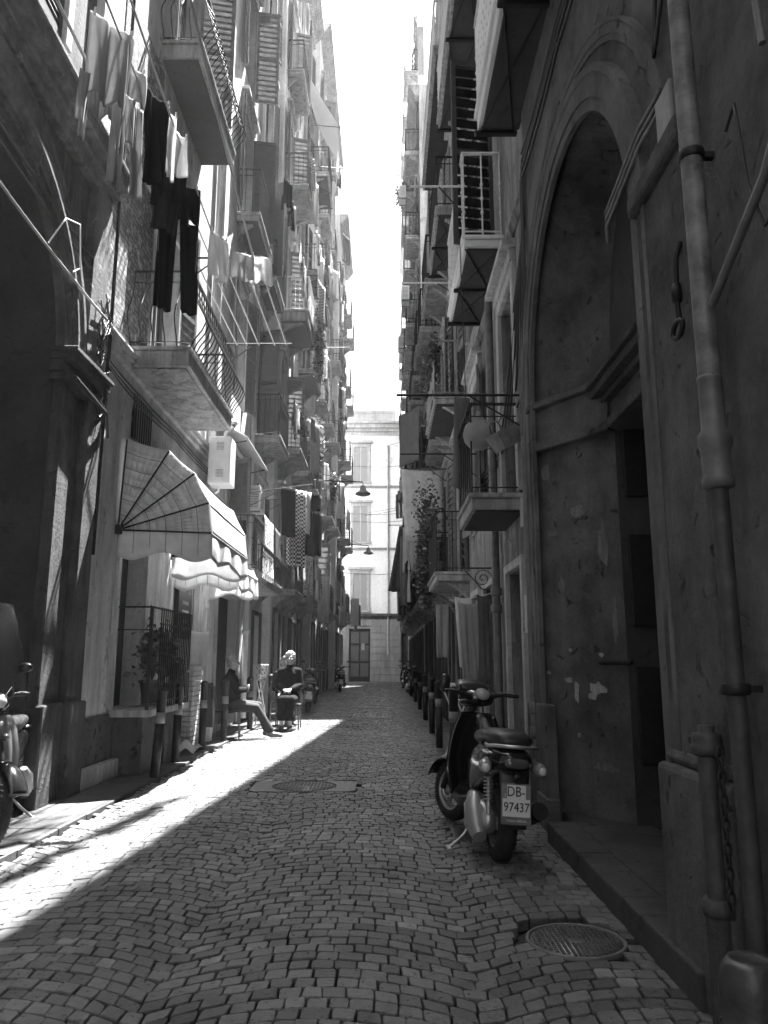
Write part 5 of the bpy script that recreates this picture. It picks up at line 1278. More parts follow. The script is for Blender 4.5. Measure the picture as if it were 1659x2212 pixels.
o = laundry('cloth', 'cream', .3, .55, (-2.9, 12.25, 1.75), R(30), 'pale plastic bag hanging by the brick pier', 'bags and boxes by the brick pier', 51); o.name = 'carrier_bag'; o['category'] = 'bag'
t = thing_w('wall_pilaster', 'pale painted pilaster strip between the menu board and the shop door', 'pilaster', (-3.1, 13.0, 0))
m = MB(); m.box((-3.14, 12.72, 1.2), (-3.03, 13.28, 4.2)); m.box((-3.16, 12.8, 1.2), (-3.0, 13.0, 4.1)); m.build('shaft', W['trim'], t, bevel=.01, seg=1)
q = random.Random(8)
for i, (x_, y_, s_, lb) in enumerate(((-2.86, 11.5, .34, 'crumpled pale sheet of plastic lying at the foot of the wall'), (-2.9, 12.9, .2, 'small pale carton by the brick pier'))):
    t = thing('plastic_sheet' if not i else 'carton', lb, 'litter', (x_, y_, .02))
    m = MB()
    if not i: m.grid(lambda u, v: V(((u - .5) * s_ * 1.2, (v - .5) * s_ * 2, .10 * abs(sin(u * 6 + v * 3)) * sin(PI * u) + .05 * sin(PI * v))), 16, 16); m.build('sheet', CL['white'], t, solid=.004)
    else: m.box((-s_ / 2, -s_ / 2, 0), (s_ / 2, s_ / 2, s_)); m.box((-s_ / 2 - .004, -.03, s_), (s_ / 2 + .004, .03, s_ + .003)); m.build('box', M['plastic_pale'], t, bevel=.006)

def drying_rack(label, x, y, rz, h, w, L, cloths, seed=0):
    t = thing('drying_rack', label, 'drying rack', (x, y, 0), rz, 'clothes drying racks')
    m = MB()
    for s_ in (-1, 1):
        m.tube([(-w / 2, s_ * L / 2, 0), (w / 2, s_ * L / 2, h)], .011, 6); m.tube([(w / 2, s_ * L / 2, 0), (-w / 2, s_ * L / 2, h)], .011, 6)
    m.build('leg', M['iron_white'], t)
    m = MB()
    for x_ in (-w / 2, w / 2): m.tube([(x_, -L / 2, h), (x_, L / 2, h)], .012, 6)
    for s_ in (-1, 1): m.tube([(-w / 2, s_ * L / 2, h), (w / 2, s_ * L / 2, h)], .012, 6)
    for k in range(1, 7): m.tube([(-w / 2 + w * k / 7, -L / 2, h), (-w / 2 + w * k / 7, L / 2, h)], .005, 5)
    m.build('top_frame', M['iron_white'], t); return t
drying_rack('white drying rack behind the right bollard', .98, 9.9, R(8), 1.0, .42, .55, 0)
laundry('towel', 'pale', .28, 1.15, (1.12, 10.3, 2.05), R(10), 'long pale cloth hanging to the white drying rack', 'washing by the right wall', 61, True)
laundry('towel', 'grey', .35, 1.1, (1.22, 9.6, 2.1), R(60), 'grey towel hanging on the wall behind the scooter', 'washing by the right wall', 62)
laundry('towel', 'white', .3, 1.0, (1.15, 11.2, 2.2), R(30), 'white towel hanging on the wall beyond the long pale cloth', 'washing by the right wall', 63)
line((1.38, 9.3, 2.12), (1.0, 11.8, 2.2), 'washing line low on the right wall by the drying rack')
laundry('towel', 'pale', .25, 1.0, (1.1, 14.6, 2.35), R(5), 'square pale cloth board hanging low on the pale right house', 'washing by the right wall', 64)
drying_rack('small drying rack with a patterned towel by the white drainpipe on the left', -2.55, 16.3, R(20), 1.2, .24, .3, 0)
laundry('towel', 'flowered', .2, .32, (-2.55, 16.12, 1.22), R(0), 'patterned towel on the small left drying rack', 'washing by the people', 65)

# unseen rows of cloth added above the picture to shade the strip and pavement
for (pa, pb, hh, n_, lb) in ((V((-.02, 10.9, 16.5)), V((.62, 15.1, 18.4)), 1.8, 12, 'added row of cloths above the view, shading the sunlit strip mid alley'), (V((-.5, 10.9, 17.9)), V((-.5, 14.0, 18.0)), 2.1, 7, 'added row of long sheets above the view, shading the left pavement'), (V((-.15, 10.8, 18.1)), V((-.2, 13.9, 18.1)), 2.0, 7, 'second added row of sheets above the view, shading the left pavement')):
    t = thing_w('added_shade_cloths', lb, 'laundry', (pa.x, pa.y, pa.z)); q = random.Random(n_)
    m = MB(); m.tube([pa, pb], .006, 4); m.build('line', M['rope'], t); d_ = (pb - pa)
    for i in range(n_):
        w = d_.length / n_; c = pa + d_ * ((i + .5) / n_); m = MB(); h_ = hh * q.uniform(.6, 1.15)
        rz_ = math.atan2(d_.y, d_.x) + q.uniform(-.35, .2); w2 = w * q.uniform(.7, 1.05)
        mm = MB(); panel(mm, -w2 / 2, w2 / 2, 0, h_, .04, 2, q.uniform(0, 6), q.uniform(0, .4), q.uniform(-.1, .1), 8, 8)
        Mz = Matrix.Translation(c) @ Matrix.Rotation(rz_, 4, 'Z'); mm.v = [tuple(Mz @ V(p)) for p in mm.v]
        mm.build('garment', CL[q.choice(['dark', 'mid', 'grey', 'black'])], t, solid=.006)
# ================================================================== people: one continuous skin per body, clothes as children
def capsule(m, p0, r0, p1, r1, n=14, k=5):
    p0, p1 = V(p0), V(p1); d = p1 - p0; L = d.length; d = d / L if L > 1e-6 else V((0, 0, 1))
    pts, rs = [], []
    for i in range(k + 1):
        a = PI / 2 * i / k; pts.append(p0 - d * r0 * cos(a)); rs.append(max(r0 * sin(a), 1e-4))
    for i in range(k + 1):
        a = PI / 2 * i / k; pts.append(p1 + d * r1 * sin(a)); rs.append(max(r1 * cos(a), 1e-4))
    m.tube(pts, rs, n)
def ell(m, c, rx, ry, rz_, n=18, k=10, rot=None):
    b = len(m.v); m.lathe([(max(sin(PI * i / k), 1e-3), -cos(PI * i / k)) for i in range(k + 1)], n=n)
    Mr = rot or Matrix.Identity(3)
    for i in range(b, len(m.v)):
        p = V(m.v[i]); m.v[i] = tuple(V(c) + Mr @ V((p.x * rx, p.y * ry, p.z * rz_)))
def fuse(m, name, mat, parent, voxel=.01, smooth=3):
    o = m.build(name, mat, None)
    r_ = o.modifiers.new('r', 'REMESH'); r_.mode = 'VOXEL'; r_.voxel_size = voxel; r_.use_smooth_shade = True
    if smooth:
        s_ = o.modifiers.new('s', 'SMOOTH'); s_.factor = .5; s_.iterations = smooth
    me = bpy.data.meshes.new_from_object(o.evaluated_get(bpy.context.evaluated_depsgraph_get()))
    me.name = name; old = o.data; o.modifiers.clear(); o.data = me; bpy.data.meshes.remove(old); set_parent(o, parent)
    for p in me.polygons: p.use_smooth = True
    return o
def chain(m, pts, rs):
    for a, b, ra, rb in zip(pts, pts[1:], rs, rs[1:]): capsule(m, a, ra, b, rb)
def hand(m, wrist, dirn, palmn, curl=.6, s=1.0):
    """palm, five fingers of different length, thumb leaving the side of the palm"""
    d = V(dirn).normalized(); nrm = V(palmn).normalized(); side = d.cross(nrm).normalized(); w = V(wrist)
    for k in range(4): capsule(m, w + side * (.012 - .011 * k) * 1.6, .015, w + d * .075 * s + side * (.03 - .02 * k), .013)
    for k, L in enumerate((.066, .075, .07, .055)):
        b = w + d * .078 * s + side * (.03 - .02 * k); p = b; dd = d.copy()
        for j, f in enumerate((.45, .32, .23)):
            dd = (Matrix.Rotation(curl * (.5 + .5 * j) * .9, 3, side) @ dd) if j or curl > .3 else dd
            q = p + dd * L * f; capsule(m, p, .0095 - .001 * j, q, .0088 - .001 * j, 8, 3); p = q
    b = w + d * .02 + side * .03; q = b + (d * .6 + side * .75 + nrm * .2).normalized() * .035; capsule(m, b, .014, q, .012, 8, 3)
    q2 = q + (d + side * .25 + nrm * .3).normalized() * .03; capsule(m, q, .011, q2, .0085, 8, 3)
def head(m, c, yaw=0, pitch=0, s=1.0):
    Mr = Euler((pitch, 0, yaw)).to_matrix(); P = lambda x, y, z: V(c) + Mr @ V((x * s, y * s, z * s))   # +y = face direction
    ell(m, P(0, -.012, .02), .075 * s, .092 * s, .098 * s, rot=Mr); ell(m, P(0, .02, -.04), .056 * s, .068 * s, .066 * s, rot=Mr)
    ell(m, P(0, .068, -.078), .026 * s, .02 * s, .02 * s, rot=Mr)                       # chin
    capsule(m, P(0, .085, .02), .009, P(0, .108, -.022), .014)                             # nose
    for x in (-1, 1):
        ell(m, P(x * .031, .078, .028), .017, .012, .008, rot=Mr)                          # brow
        ell(m, P(x * .038, .066, -.018), .022, .02, .018, rot=Mr)                          # cheek
        ell(m, P(x * .078, -.012, -.005), .010, .02, .031, rot=Mr)                          # ear
    ell(m, P(0, .086, -.05), .022, .010, .006, rot=Mr); ell(m, P(0, .083, -.062), .019, .010, .006, rot=Mr)
    return P, Mr
def person(label, loc, rz, hair, pose, top, bottom, skirt=False, glasses=False, lean=0, skin='skin', hairlen=0):
    t = thing('person', label, 'person', loc, rz)
    J = pose; m = MB()
    hc = V(J['head']); P, Mr = head(m, hc, J.get('yaw', 0), J.get('pitch', 0))
    capsule(m, V(J['neck']), .056, hc + V((0, -.01, -.06)), .05)
    pel, che = V(J['pelvis']), V(J['chest'])
    ell(m, pel, .165, .115, .12); chain(m, [pel, pel.lerp(che, .5), che], [.125, .12, .13]); ell(m, che, .165, .10, .13)
    for s_, sd in ((-1, 'L'), (1, 'R')):
        sh = V(J['sh' + sd]); el, wr = V(J['el' + sd]), V(J['wr' + sd]); hip = pel + V((s_ * .09, .03, -.02)); kn, an = V(J['kn' + sd]), V(J['an' + sd])
        capsule(m, che + V((0, 0, .07)), .08, sh, .056); chain(m, [sh, sh.lerp(el, .5), el, el.lerp(wr, .4), wr], [.056, .05, .04, .038, .026])
        chain(m, [hip, hip.lerp(kn, .5), kn, kn.lerp(an, .35), an], [.09, .078, .058, .056, .036])
        hand(m, wr + (wr - el).normalized() * .02, V(J.get('hd' + sd, wr - el)), V(J.get('pn' + sd, (0, 0, -1))), J.get('curl', .7))
        ft = V(J.get('ft' + sd, (0, 1, 0))); capsule(m, an + V((0, 0, -.03)), .035, an + V((0, 0, -.055)) + ft * .13, .028)
    body = fuse(m, 'body', M[skin], t, .0085, 2)
    e = MB()
    for x in (-.031, .031): e.lathe([(.0, -.011), (.008, -.008), (.011, 0), (.008, .008), (0, .011)], c=P(x, .073, .008), n=10)
    e.build('eyes', simple('eye_dark', .03, .2), t)
    h = MB(); ell(h, P(0, -.022, .048), .083, .094, .088, rot=Mr)
    for i in range(46):
        q = random.Random(i); a = q.uniform(0, 2 * PI); b = q.uniform(.05, 1.45)
        x, y, z = sin(b) * cos(a), sin(b) * sin(a), cos(b)
        if y > .55 and z < .45: continue
        ell(h, P(x * .08, -.02 + y * .088, .045 + z * .085), .021, .021, .021, n=8, k=5)
    for i in range(14 + hairlen * 8):
        q = random.Random(i + 99); a = q.uniform(PI * .98, 2 * PI * 1.01); ell(h, P(.078 * cos(a), -.015 + .08 * sin(a), q.uniform(-.05 - .03 * hairlen, .03)), .018, .02, .026, n=8, k=5)
    fuse(h, 'hair', hair, t, .009, 1)
    # garments
    g_ = MB(); pl = pel + V((0, 0, .0)); chain(g_, [pl, pl.lerp(che, .5), che], [.155, .148, .158]); ell(g_, che, .19, .125, .145); ell(g_, pl + V((0, 0, .02)), .185, .14, .12)
    capsule(g_, che + V((0, 0, .06)), .09, V(J['neck']) + V((0, 0, .015)), .066)
    for sd in 'LR':
        sh = V(J['sh' + sd]); el, wr = V(J['el' + sd]), V(J['wr' + sd]); capsule(g_, che + V((0, 0, .07)), .1, sh, .074); chain(g_, [sh, sh.lerp(el, .5), el, el.lerp(wr, .5), el.lerp(wr, .9)], [.074, .068, .062, .056, .046])
    fuse(g_, 'sweater', top, t, .011, 3)
    g_ = MB(); ell(g_, pel, .185, .14, .125)
    for s_, sd in ((-1, 'L'), (1, 'R')):
        hip = pel + V((s_ * .09, .03, -.02)); kn, an = V(J['kn' + sd]), V(J['an' + sd]); end = kn.lerp(an, .62 if skirt else .9)
        chain(g_, [hip, hip.lerp(kn, .5), kn, kn.lerp(an, .4), end], [.108, .096, .078, .070, .062 if not skirt else .1])
    if skirt:
        a, b = V(J['knL']), V(J['knR']); chain(g_, [pel, a.lerp(b, .5)], [.14, .09]); capsule(g_, a, .085, b, .085); al, bl = a.lerp(V(J['anL']), .6), b.lerp(V(J['anR']), .6); capsule(g_, al, .08, bl, .08)
    fuse(g_, 'skirt' if skirt else 'trousers', bottom, t, .011, 3)
    for sd in 'LR':
        an = V(J['an' + sd]); ft = V(J.get('ft' + sd, (0, 1, 0))); s2 = MB(); chain(s2, [an + V((0, 0, -.035)) - ft * .03, an + V((0, 0, -.045)) + ft * .06, an + V((0, 0, -.058)) + ft * .16], [.046, .042, .034]); fuse(s2, 'shoe', M['shoe'] if not skirt else M['black_plastic'], t, .008, 1)
    if glasses:
        g_ = MB()
        for x in (-.033, .033): g_.tube([P(x + .021 * cos(a), .094, .006 + .016 * sin(a)) for a in [k * PI / 6 for k in range(13)]], .002, 4)
        for x in (-.056, .056): g_.tube([P(x, .092, .01), P(x * 1.35, -.01, .012)], .002, 4)
        g_.build('glasses', M['iron'], t)
    return t
def chair(label, loc, rz, group='chairs of the seated people'):
    t = thing('chair', label, 'chair', loc, rz, group)
    for x in (-.19, .19):
        for y in (-.19, .19):
            m = MB(); m.tube([(x * 1.08, y * 1.08, 0), (x, y, .44)], .014, 6)
            if y < 0: m.tube([(x, y, .44), (x * .98, y - .07, .86)], .014, 6)
            m.build('leg', M['iron_grey'], t)
    m = MB(); m.box((-.21, -.21, .435), (.21, .21, .465)); m.build('seat', M['wood_dark'], t, bevel=.012)
    m = MB(); m.box((-.2, -.275, .66), (.2, -.255, .86)); m.build('backrest', M['wood_dark'], t, bevel=.01)
    m = MB(); m.tube([(-.2, -.2, .2), (.2, -.2, .2)], .009, 5); m.tube([(-.2, .2, .2), (.2, .2, .2)], .009, 5); m.build('stretcher', M['iron_grey'], t)
    return t
lap = dict(pelvis=(0, 0, .56), chest=(0, -.03, .93), neck=(0, -.01, 1.09), head=(0, .02, 1.24), shL=(-.15, -.03, 1.01), shR=(.15, -.03, 1.01))
# seated person in profile, arms folded, legs stretched into the light
a_ = dict(lap, elL=(-.22, .10, .80), elR=(.22, .10, .80), wrL=(.0, .27, .84), wrR=(.02, .25, .80), hdL=(.9, .2, .05), hdR=(-.9, .2, .05), pnL=(0, -1, 0), pnR=(0, -1, 0), knL=(-.11, .46, .52), knR=(.11, .43, .50), anL=(-.10, .62, .1), anR=(.12, .70, .1), curl=.5, yaw=R(-6), pitch=R(4))
person('seated person in profile with grey hair, arms folded, legs stretched into the sunlight', (-2.62, 13.55, .0), R(-82), M['hair_grey'], a_, M['wool_black'], simple('trousers_dark', .03, .9, bump=.3, bscale=80), glasses=True, skin='skin')
chair('chair under the grey-haired person in profile', (-2.66, 13.52, 0), R(-82))
b_ = dict(lap, elL=(-.20, .0, .77), elR=(.20, .0, .77), wrL=(-.06, .30, .70), wrR=(.06, .30, .70), hdL=(.8, .5, -.2), hdR=(-.8, .5, -.2), pnL=(0, -.3, -1), pnR=(0, -.3, -1), knL=(-.08, .42, .52), knR=(.08, .42, .52), anL=(-.07, .45, .1), anR=(.07, .48, .1), curl=.6, pitch=R(3))
_w = person('white-haired woman in black seated facing the camera, hands clasped on her lap', (-1.84, 15.35, 0), R(180), M['hair_white'], b_, M['wool_black'], M['wool_black'], skirt=True, skin='skin_pale', hairlen=1)
_w.scale = (1.07, 1.07, 1.07)
chair('chair of the white-haired woman in black', (-1.84, 15.40, 0), R(180))
c_ = dict(b_, wrR=(.20, .36, .62), hdR=(0, 1, -.3))
person('grey-haired person seated half hidden behind the woman in black', (-2.08, 16.35, 0), R(205), M['hair_grey'], c_, M['wool_black'], M['denim'], skin='skin_pale')
chair('chair of the person behind the woman in black', (-2.1, 16.4, 0), R(205))
# ================================================================== scooters (local: +y forward, origin at the rear wheel's foot)
def wheel(t, y, r, w, rim_r, x=0, steer=0, z=None, disc=True):
    t2 = MB(); Mz = Matrix.Rotation(steer, 3, 'Z')
    z = r if z is None else z
    prof = []
    n = 10
    for i in range(n + 1):
        a = PI * i / n; prof.append((r - w * .55 + w * .55 * sin(a), -w / 2 * cos(a) * 1.0))
    prof = [(rim_r, -w * .42)] + prof + [(rim_r, w * .42)]
    t2.lathe(prof, c=(x, y, z), axis='x', n=36, M=Mz, cap=False)
    tr = t2
    for k in range(40):
        a = 2 * PI * k / 40
        for s_ in (-1, 1):
            p = Mz @ V((s_ * w * .22, (r - .002) * cos(a + s_ * .04), (r - .002) * sin(a + s_ * .04))); q = Mz @ V((s_ * w * .40, (r - .014) * cos(a + s_ * .1), (r - .014) * sin(a + s_ * .1)))
            tr.tube([V((x, y, z)) + p, V((x, y, z)) + q], .004, 4)
    wh = t2.build('wheel', M['rubber'], t)
    m = MB(); m.lathe([(rim_r + .006, -w * .40), (rim_r + .006, w * .40), (rim_r - .012, w * .34), (rim_r - .014, -w * .34), (rim_r + .006, -w * .40)], c=(x, y, z), axis='x', n=32, M=Mz, cap=False)
    m.lathe([(.0, -w * .5), (.045, -w * .5), (.045, w * .5), (0, w * .5)], c=(x, y, z), axis='x', n=16, M=Mz)
    for k in range(5):
        a = 2 * PI * k / 5; pts = [V((0, .03 * cos(a), .03 * sin(a))), V((0, (rim_r) * cos(a + .15), rim_r * sin(a + .15)))]
        m.tube([V((x, y, z)) + Mz @ p for p in pts], [.016, .012], 6)
    m.build('rim', M['alu'], wh)
    if disc:
        m = MB(); m.lathe([(.05, -w * .5 - .012), (.095, -w * .5 - .012), (.095, -w * .5 - .008), (.05, -w * .5 - .008), (.05, -w * .5 - .012)], c=(x, y, z), axis='x', n=28, M=Mz, cap=False); m.build('brake_disc', M['chrome'], wh)
    return wh
def scooter(label, loc, rz, lean=0, paint=None, pan=None, screen=False, plate=True, steer=0, group=None, simple_=False, name='scooter', ws=1.0, mirrors=(-1, 1)):
    paint = paint or M['black_gloss']; pan = pan or M['black_plastic']
    t = thing(name, label, 'scooter', loc, rz, group); t.rotation_euler = (0, lean, rz)
    RW, RF = .235 * ws, .24 * ws; WB = 1.30; HP = V((0, 1.02, .90))     # head pivot
    wheel(t, 0, RW, .13, .15 * ws, disc=False); 
    fx = -sin(steer) * .16; fy = WB - (1 - cos(steer)) * .15
    wheel(t, fy, RF, .115, .155 * ws, x=fx, steer=steer)
    # swing engine + cover on the left
    m = MB(); m.loft([((-.10, -.10, .25), .035, .07, 0, 3), ((-.12, .0, .27), .055, .10, 0, 3), ((-.13, .22, .29), .06, .11, 0, 3), ((-.10, .42, .30), .05, .08, 0, 3)], n=16)
    m.build('engine', M['alu'], t)
    m = MB(); m.tube([(-.17, -.12, .16), (-.175, -.02, .22), (-.175, .06, .33), (-.17, .10, .40)], [.045, .075, .072, .03], 14); m.build('engine_cover', M['silver'], t)
    m = MB(); m.tube([(.14, .35, .2), (.16, .15, .24), (.17, -.05, .30), (.175, -.28, .37)], [.025, .04, .06, .055], 14); m.build('exhaust', M['iron'], t)
    # coil shock on the left
    m = MB(); a, b = V((-.115, -.10, .30)), V((-.10, .03, .66)); m.tube([a, b], .016, 8)
    m.tube([a.lerp(b, .22 + .6 * k / 90) + V((.03 * cos(k * .7), .03 * sin(k * .7), 0)) for k in range(91)], .006, 5); m.build('shock_absorber', M['alu'], t)
    # rear body
    m = MB(); secs = [((0, -.30, .665), .05, .035, 0, 2.6), ((0, -.27, .66), .105, .06, 0, 2.6), ((0, -.16, .645), .145, .095, 0, 2.6), ((0, 0, .62), .165, .125, 0, 2.7), ((0, .2, .59), .17, .16, 0, 2.8), ((0, .4, .55), .155, .19, 0, 2.8), ((0, .55, .50), .13, .20, 0, 2.8), ((0, .62, .46), .11, .18, 0, 2.8)]
    m.loft(secs, n=28); m.build('rear_body', paint, t)
    # seat
    m = MB(); m.loft([((0, -.26, .775), .07, .03, 0, 2.4), ((0, -.22, .785), .12, .05, 0, 2.4), ((0, -.05, .79), .145, .06, 0, 2.5), ((0, .12, .78), .15, .06, 0, 2.5), ((0, .28, .755), .14, .058, 0, 2.5), ((0, .46, .75), .115, .055, 0, 2.4), ((0, .60, .745), .07, .04, 0, 2.4)], n=26)
    m.build('seat', M['vinyl'], t)
    m = MB(); m.tube([(-.13, .02, .735), (-.155, -.12, .735), (-.14, -.26, .75), (-.05, -.335, .755), (.05, -.335, .755), (.14, -.26, .75), (.155, -.12, .735), (.13, .02, .735)], .012, 8); m.build('grab_rail', M['alu'], t)
    # tail light, mudguard, plate
    m = MB(); m.loft([((0, -.30, .655), .085, .035, 0, 3), ((0, -.325, .65), .075, .028, 0, 3), ((0, -.335, .648), .05, .018, 0, 3)], n=18); m.build('tail_light', M['lens_dark'], t)
    for s_ in (-1, 1):
        m = MB(); m.loft([((s_ * .155, -.13, .625), .035, .04, 0, 2.2), ((s_ * .18, -.20, .615), .045, .042, 0, 2.2), ((s_ * .185, -.25, .608), .036, .034, 0, 2.2)], n=14)
        ts = m.build('turn_signal', M['silver'], t)
        m = MB(); m.loft([((s_ * .185, -.248, .608), .034, .032, 0, 2.2), ((s_ * .186, -.275, .605), .018, .018, 0, 2.2)], n=14); m.build('signal_lens', M['lens'], ts)
    m = MB(); m.grid(lambda u, v: V(((u - .5) * (.15 + .05 * (1 - v)), -.245 - .07 * v - .015 * cos((u - .5) * 3), .60 - .34 * v)), 8, 10); m.build('mudguard', pan, t, solid=.012)
    m = MB(); m.loft([((0, -.31, .575), .026, .02, 0, 2), ((0, -.345, .572), .022, .018, 0, 2)], n=12); m.build('plate_lamp', pan, t)
    if plate:
        pt = R(78); Pm = Matrix.Translation((0, -.335, .425)) @ Matrix.Rotation(R(-8), 4, 'X')
        m = MB(); m.box((-.097, 0, -.135), (.097, .006, .11), Pm); pf = m.build('licence_plate', M['iron_grey'], t, bevel=.006)
        m = MB(); m.box((-.088, -.003, -.088), (.088, 0, .10), Pm); m.build('plate_face', M['plate'], pf)
        pass
        for a_x, b_x in ((-.088, -.062), (.060, .088)):
            m = MB(); m.box((a_x, -.0045, .018), (b_x, -.003, .10), Pm); m.build('side_strip', simple('plate_strip', .2, .5), pf)
        Rp = Pm @ Matrix.Translation((0, -.005, 0)) @ Matrix.Rotation(R(90), 4, 'X')
        if not simple_:
            text_obj('DB-', .085, pf, M['ink'], Rp @ Matrix.Translation((-.004, .058, 0)) @ Matrix.Scale(.86, 4, (1, 0, 0)), 'lettering'); text_obj('97437', .078, pf, M['ink'], Rp @ Matrix.Translation((0, -.034, 0)) @ Matrix.Scale(.86, 4, (1, 0, 0)), 'lettering')
            text_obj('I', .03, pf, M['plate'], Rp @ Matrix.Translation((-.074, .035, .001)), 'lettering'); text_obj('CALLO ABRUNI', .0185, pf, M['plate'], Rp @ Matrix.Translation((0, -.112, 0)), 'lettering')
    # floorboard, tunnel, leg shield
    m = MB(); m.loft([((0, .52, .27), .13, .05, 0, 4), ((0, .7, .255), .165, .04, 0, 4), ((0, .92, .27), .165, .045, 0, 4), ((0, 1.0, .33), .13, .07, 0, 4)], n=20); m.build('floorboard', pan, t)
    def sh(u, v):
        w = (.17 + .045 * sin(PI * min(1, v * 1.15))) * (1 if v < .85 else 1 - (v - .85) * 1.6); x = (u - .5) * 2 * w
        return V((x, .985 + .03 * v - .11 * (abs(u - .5) * 2) ** 2.2 - .02 * v, .27 + .62 * v))
    m = MB(); m.grid(sh, 16, 18); m.build('leg_shield', M['silver'] if screen else paint, t, solid=.022)
    m = MB(); m.grid(lambda u, v: sh(u * .84 + .08, v * .9 + .04) + V((0, .03 + .05 * sin(PI * u) * (.4 + v * .6), 0)), 14, 14); m.build('front_panel', pan if not screen else M['silver'], t, solid=.01)
    # fork, fender
    Mz = Matrix.Rotation(steer, 4, 'Z'); piv = V((0, 1.04, 0))
    def S_(p): return piv + (Mz @ (V(p) - piv))
    m = MB()
    for s_ in (-1, 1): m.tube([S_((s_ * .075, 1.10, .72)), S_((s_ * .08, 1.28, RF + .02))], [.02, .024], 8)
    m.tube([S_((0, 1.04, .95)), S_((0, 1.12, .66))], .03, 8); m.build('fork', M['iron'], t)
    m = MB(); m.grid(lambda u, v: S_(((u - .5) * .14, 1.30 + (RF + .03 - .03 * (abs(u - .5) * 2) ** 2) * cos(R(20 + 150 * v)), RF + (RF + .035 - .03 * (abs(u - .5) * 2) ** 2) * sin(R(20 + 150 * v)))), 8, 20); m.build('front_fender', paint, t, solid=.008)
    # headset, bars
    m = MB(); secs = [((0, 0, 0), .05, .04, 0, 2.2), ((0, .03, 0), .11, .06, 0, 2.3), ((0, .10, .0), .13, .075, 0, 2.4), ((0, .17, -.01), .10, .07, 0, 2.3), ((0, .21, -.015), .06, .05, 0, 2.2)]
    m.loft([(S_(V(c) + V((0, .93, 1.0))), w, h_, tl, e) for c, w, h_, tl, e in secs], n=22); m.build('headset', paint, t)
    m = MB(); m.lathe([(.0, .005), (.05, .005), (.058, 0), (.06, -.02)], c=S_((0, .935, 1.03)), axis='y', n=20, M=Matrix.Rotation(R(-50), 3, 'X')); m.build('instrument_dial', M['grey_paint'], t)
    for s_ in (-1, 1):
        m = MB(); m.tube([S_((s_ * .06, 1.0, 1.0)), S_((s_ * .18, .98, 1.035)), S_((s_ * .23, .95, 1.04))], [.03, .02, .014], 10); m.tube([S_((s_ * .23, .95, 1.04)), S_((s_ * .345, .90, 1.04))], .017, 10); hb = m.build('handlebar', M['black_plastic'], t)
        m = MB(); m.tube([S_((s_ * .20, .99, 1.05)), S_((s_ * .26, .985, 1.06)), S_((s_ * .35, .955, 1.055))], .006, 6); m.build('brake_lever', M['alu'], hb)
        m = MB(); m.tube([S_((s_ * .2, .99, 1.04)), S_((s_ * .14, 1.06, 1.10)), S_((s_ * .06, 1.10, 1.02)), (s_ * .04, 1.06, .85)], .005, 5); m.build('brake_cable', M['cable'], hb)
        if s_ not in mirrors: continue
        m = MB(); m.tube([S_((s_ * .17, .99, 1.05)), S_((s_ * .19, .99, 1.16)), S_((s_ * .25, .98, 1.22))], .006, 6)
        m.loft([(S_((s_ * .27, .975, 1.25)), .045, .03, 0, 2.4), (S_((s_ * .27, .995, 1.25)), .055, .038, 0, 2.4), (S_((s_ * .27, 1.02, 1.25)), .03, .02, 0, 2.4)], n=16); m.build('mirror', M['black_plastic'], t)
    m = MB(); m.loft([(S_((0, 1.13, .995)), .07, .05, 0, 2.2), (S_((0, 1.155, .99)), .05, .035, 0, 2.2), (S_((0, 1.165, .99)), .02, .015, 0, 2.2)], n=18); m.build('headlight', M['lens'], t)
    for s_ in (-1, 1):
        m = MB(); m.loft([((s_ * .13, 1.02, .74), .03, .03, 0, 2), ((s_ * .135, 1.05, .74), .022, .022, 0, 2), ((s_ * .135, 1.06, .74), .01, .01, 0, 2)], n=12); m.build('front_signal', M['lens_dark'], t)
    # stand and kick starter
    m = MB(); m.tube([(-.10, .30, .22), (-.20, .22, .10), (-.30, .20, .015)], .012, 8); m.tube([(-.30, .24, .012), (-.30, .14, .012)], .014, 8); m.build('side_stand', M['alu'], t)
    m = MB(); m.tube([(-.16, .12, .26), (-.20, -.02, .22)], .01, 6); m.tube([(-.19, -.02, .22), (-.25, -.02, .22)], .013, 6); m.build('kick_starter', M['alu'], t)
    if screen:
        def sc(u, v):
            w = .33 * (1 - .35 * v ** 2) * (1 if v > .12 else .8 + v * 1.6); x = (u - .5) * 2 * w
            return S_((x, 1.10 + .02 - .20 * v - .12 * (abs(u - .5) * 2) ** 2, .88 + .86 * v - (.08 * abs(u - .5) * 2 if v < .2 else 0)))
        m = MB(); m.grid(sc, 16, 18); m.build('windscreen', M['screen'], t, solid=.004)
    return t
scooter('black scooter parked on the right with plate DB-97437, seen from behind', (.76, 5.42, 0), R(6), R(5), steer=R(24), mirrors=())
scooter('pale scooter with tall smoked windscreen, cut off by the left edge', (-3.28, 6.9, 0), R(-163), R(-2), paint=M['black_gloss'], screen=True, steer=R(38), simple_=True, plate=False, ws=1.18)
_t = bpy.data.objects['scooter']
m = MB(); m.loft([((-.02, 1.02, 1.07), .13, .035, R(-20), 2.4), ((-.02, 1.08, 1.10), .14, .05, R(-20), 2.3), ((-.02, 1.13, 1.08), .10, .05, 0, 2.2)], n=18); m.build('instrument_cowl', M['black_plastic'], _t)
m = MB(); m.tube([(-.2, 1.0, 1.04), (-.24, 1.03, 1.08)], .008, 6); m.loft([((-.25, 1.0, 1.10), .035, .065, 0, 2.8), ((-.255, 1.02, 1.10), .045, .075, 0, 2.8), ((-.25, 1.05, 1.10), .03, .05, 0, 2.4)], n=16); m.build('mirror', M['black_plastic'], _t)
sc0 = scooter('nearest dark scooter parked on the left beyond the seated people', (-1.95, 20.2, 0), R(4), R(5), simple_=True, group='scooters parked in the far half of the alley')
